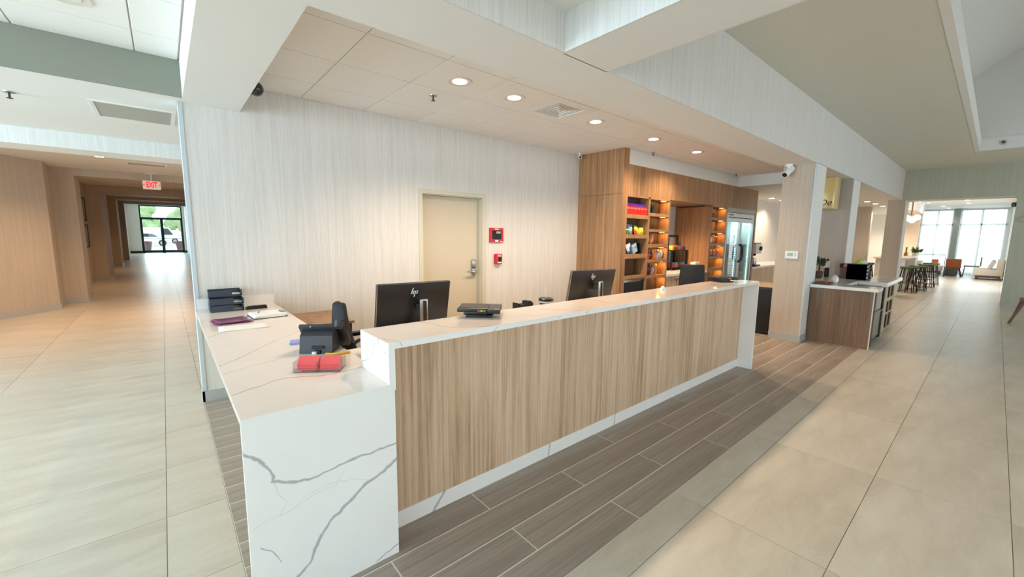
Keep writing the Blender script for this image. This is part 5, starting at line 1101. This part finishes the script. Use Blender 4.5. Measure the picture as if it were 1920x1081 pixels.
# dark wooden chair at the right edge of the lobby
wc = thing('wooden_chair', 'dark wooden chair whose leg shows at the right edge of the frame', 'chair', (12.45, -0.62, 0))
b = MB(); b.box(12.2, 12.7, -0.88, -0.40, 0.42, 0.47, bev=0.012); b.build('seat', 'walnut', wc, True, world=True)
for x, y, dx, dy in ((12.24, -0.44, -0.05, 0.14), (12.66, -0.44, 0.06, 0.10), (12.24, -0.84, -0.05, -0.06), (12.66, -0.84, 0.06, -0.06)):
    b = MB(); b.cyl((x, y, 0.42), (x+dx, y+dy, 0.0), 0.028, 0.018, n=9); b.build('leg', 'walnut', wc, True, world=True)
b = MB(); b.box(12.2, 12.7, -0.90, -0.87, 0.48, 0.86, bev=0.01); b.build('backrest', 'walnut', wc, True, world=True)

# ------------------------------------------------------------------ outside the far glass doors
gm = MB(); gm.box(-30, 30, 42.0, 110, -0.16, -0.02); n = N('asphalt'); f = n.noise(n.mapping((0.8, 0.8, 0.8)), 1.0, 5); n.set(**{'Base Color': n.ramp(f, [(0.35, (190, 190, 186)), (0.65, (206, 205, 200))]), 'Roughness': 0.9}); M['asphalt'] = n.m
struct('ground_outside', gm, 'asphalt')
plain('car_white', (236, 238, 240), 0.2, coat=0.5); plain('car_glass', (54, 62, 70), 0.1); plain('tyre', (34, 34, 36), 0.8); plain('car_blue', (60, 84, 120), 0.25, coat=0.5)
def car(x, y, L, H, mat, label, van=False):
    o = thing('car', label, 'car', (x, y, -0.02)); h = L/2
    if van: body = [(-h, 0.30), (h, 0.30), (h, 0.95), (h*0.66, 1.12), (h*0.40, H), (-h*0.94, H), (-h, H*0.6)]
    else: body = [(-h, 0.32), (h, 0.32), (h*0.98, 0.78), (h*0.55, 0.92), (h*0.22, H), (-h*0.45, H), (-h*0.82, 0.98), (-h, 0.9)]
    b = MB(); b.prism(body, 'y', -0.85, 0.85); bmesh.ops.bevel(b.bm, geom=list(b.bm.edges), offset=0.06, segments=2, affect='EDGES'); b.build('body', mat, o, True)
    for s_ in (-1, 1):
        b = MB()
        if van: b.prism([(h*0.12, 1.15), (h*0.56, 1.15), (h*0.38, H-0.12), (h*0.12, H-0.12)], 'y', s_*0.862-0.005, s_*0.862+0.005)
        else: b.prism([(-h*0.62, 0.98), (h*0.45, 0.98), (h*0.18, H-0.08), (-h*0.40, H-0.08)], 'y', s_*0.862-0.005, s_*0.862+0.005)
        b.build('side_window', 'car_glass', o)
        for sx in (-0.6, 0.6):
            b = MB(); b.cyl((h*sx, s_*0.88, 0.34), (h*sx, s_*0.66, 0.34), 0.34, n=20); w = b.build('wheel', 'tyre', o, True)
            b = MB(); b.cyl((h*sx, s_*0.888, 0.34), (h*sx, s_*0.881, 0.34), 0.2, n=14); b.build('hub', 'steel', w, True)
    b = MB(); b.box(-h-0.03, -h+0.1, -0.8, 0.8, 0.35, 0.55, bev=0.02); b.build('bumper', 'tyre', o, True)
car(-0.55, 72.0, 5.6, 2.1, 'car_white', 'tall white van parked beyond the glass entrance doors', True); car(-1.3, 60.0, 3.9, 1.42, 'car_white', 'low white car parked in front of the white van')
car(-3.9, 52.0, 3.8, 1.35, 'car_blue', 'dark blue car just visible beyond the left door leaf')
plain('planter_brown', (106, 78, 78), 0.6)
for i, (x, y) in enumerate(((-1.05, 42.6), (1.02, 42.6))):
    o = thing('planter', 'tapered brown planter outside the %s glass door leaf' % ('left', 'right')[i], 'planter', (x, y, -0.02), 0, 'planters outside the glass doors')
    b = MB(); b.lathe([(0.22, 0), (0.34, 0.75), (0.36, 0.8), (0.31, 0.79)], 0, 0, 0, 4); b.build('pot', 'planter_brown', o)
    b = MB(); b.lathe([(0.30, 0.76), (0.18, 0.80), (0.01, 0.82)], 0, 0, 0, 10); b.build('soil', 'dark_cubby', o)
plain('foliage', (168, 192, 142), 0.8, var=0.25, scale=3); plain('bark', (90, 76, 62), 0.9)
rr = random.Random(3)
for i, (x, y, s_) in enumerate(((-7.4, 88, 1.55), (-2.6, 90, 1.7), (2.4, 89, 1.6), (7.4, 91, 1.7))):
    o = thing('tree', '%s rounded green tree of the row behind the parked cars' % ('first', 'second', 'third', 'fourth')[i], 'tree', (x, y, -0.02), 0, 'trees behind the parked cars')
    b = MB(); b.cyl((0, 0, 0), (0, 0, 1.6*s_), 0.14, 0.09, 10); b.build('trunk', 'bark', o, True)
    b = MB()
    for k in range(16):
        a = rr.uniform(0, 2*PI); q = rr.uniform(0, 1.1)*s_; c = Vector((q*math.cos(a), q*math.sin(a), (1.4+rr.uniform(0, 1.9))*s_)); r0 = rr.uniform(0.4, 0.75)*s_
        st = len(b.bm.verts); b.sphere(c, r0, 12); b.bm.verts.ensure_lookup_table()
        for vtx in list(b.bm.verts)[st:]: vtx.co += (vtx.co-c).normalized()*rr.uniform(-0.12, 0.16)*r0
    b.build('crown', 'foliage', o)
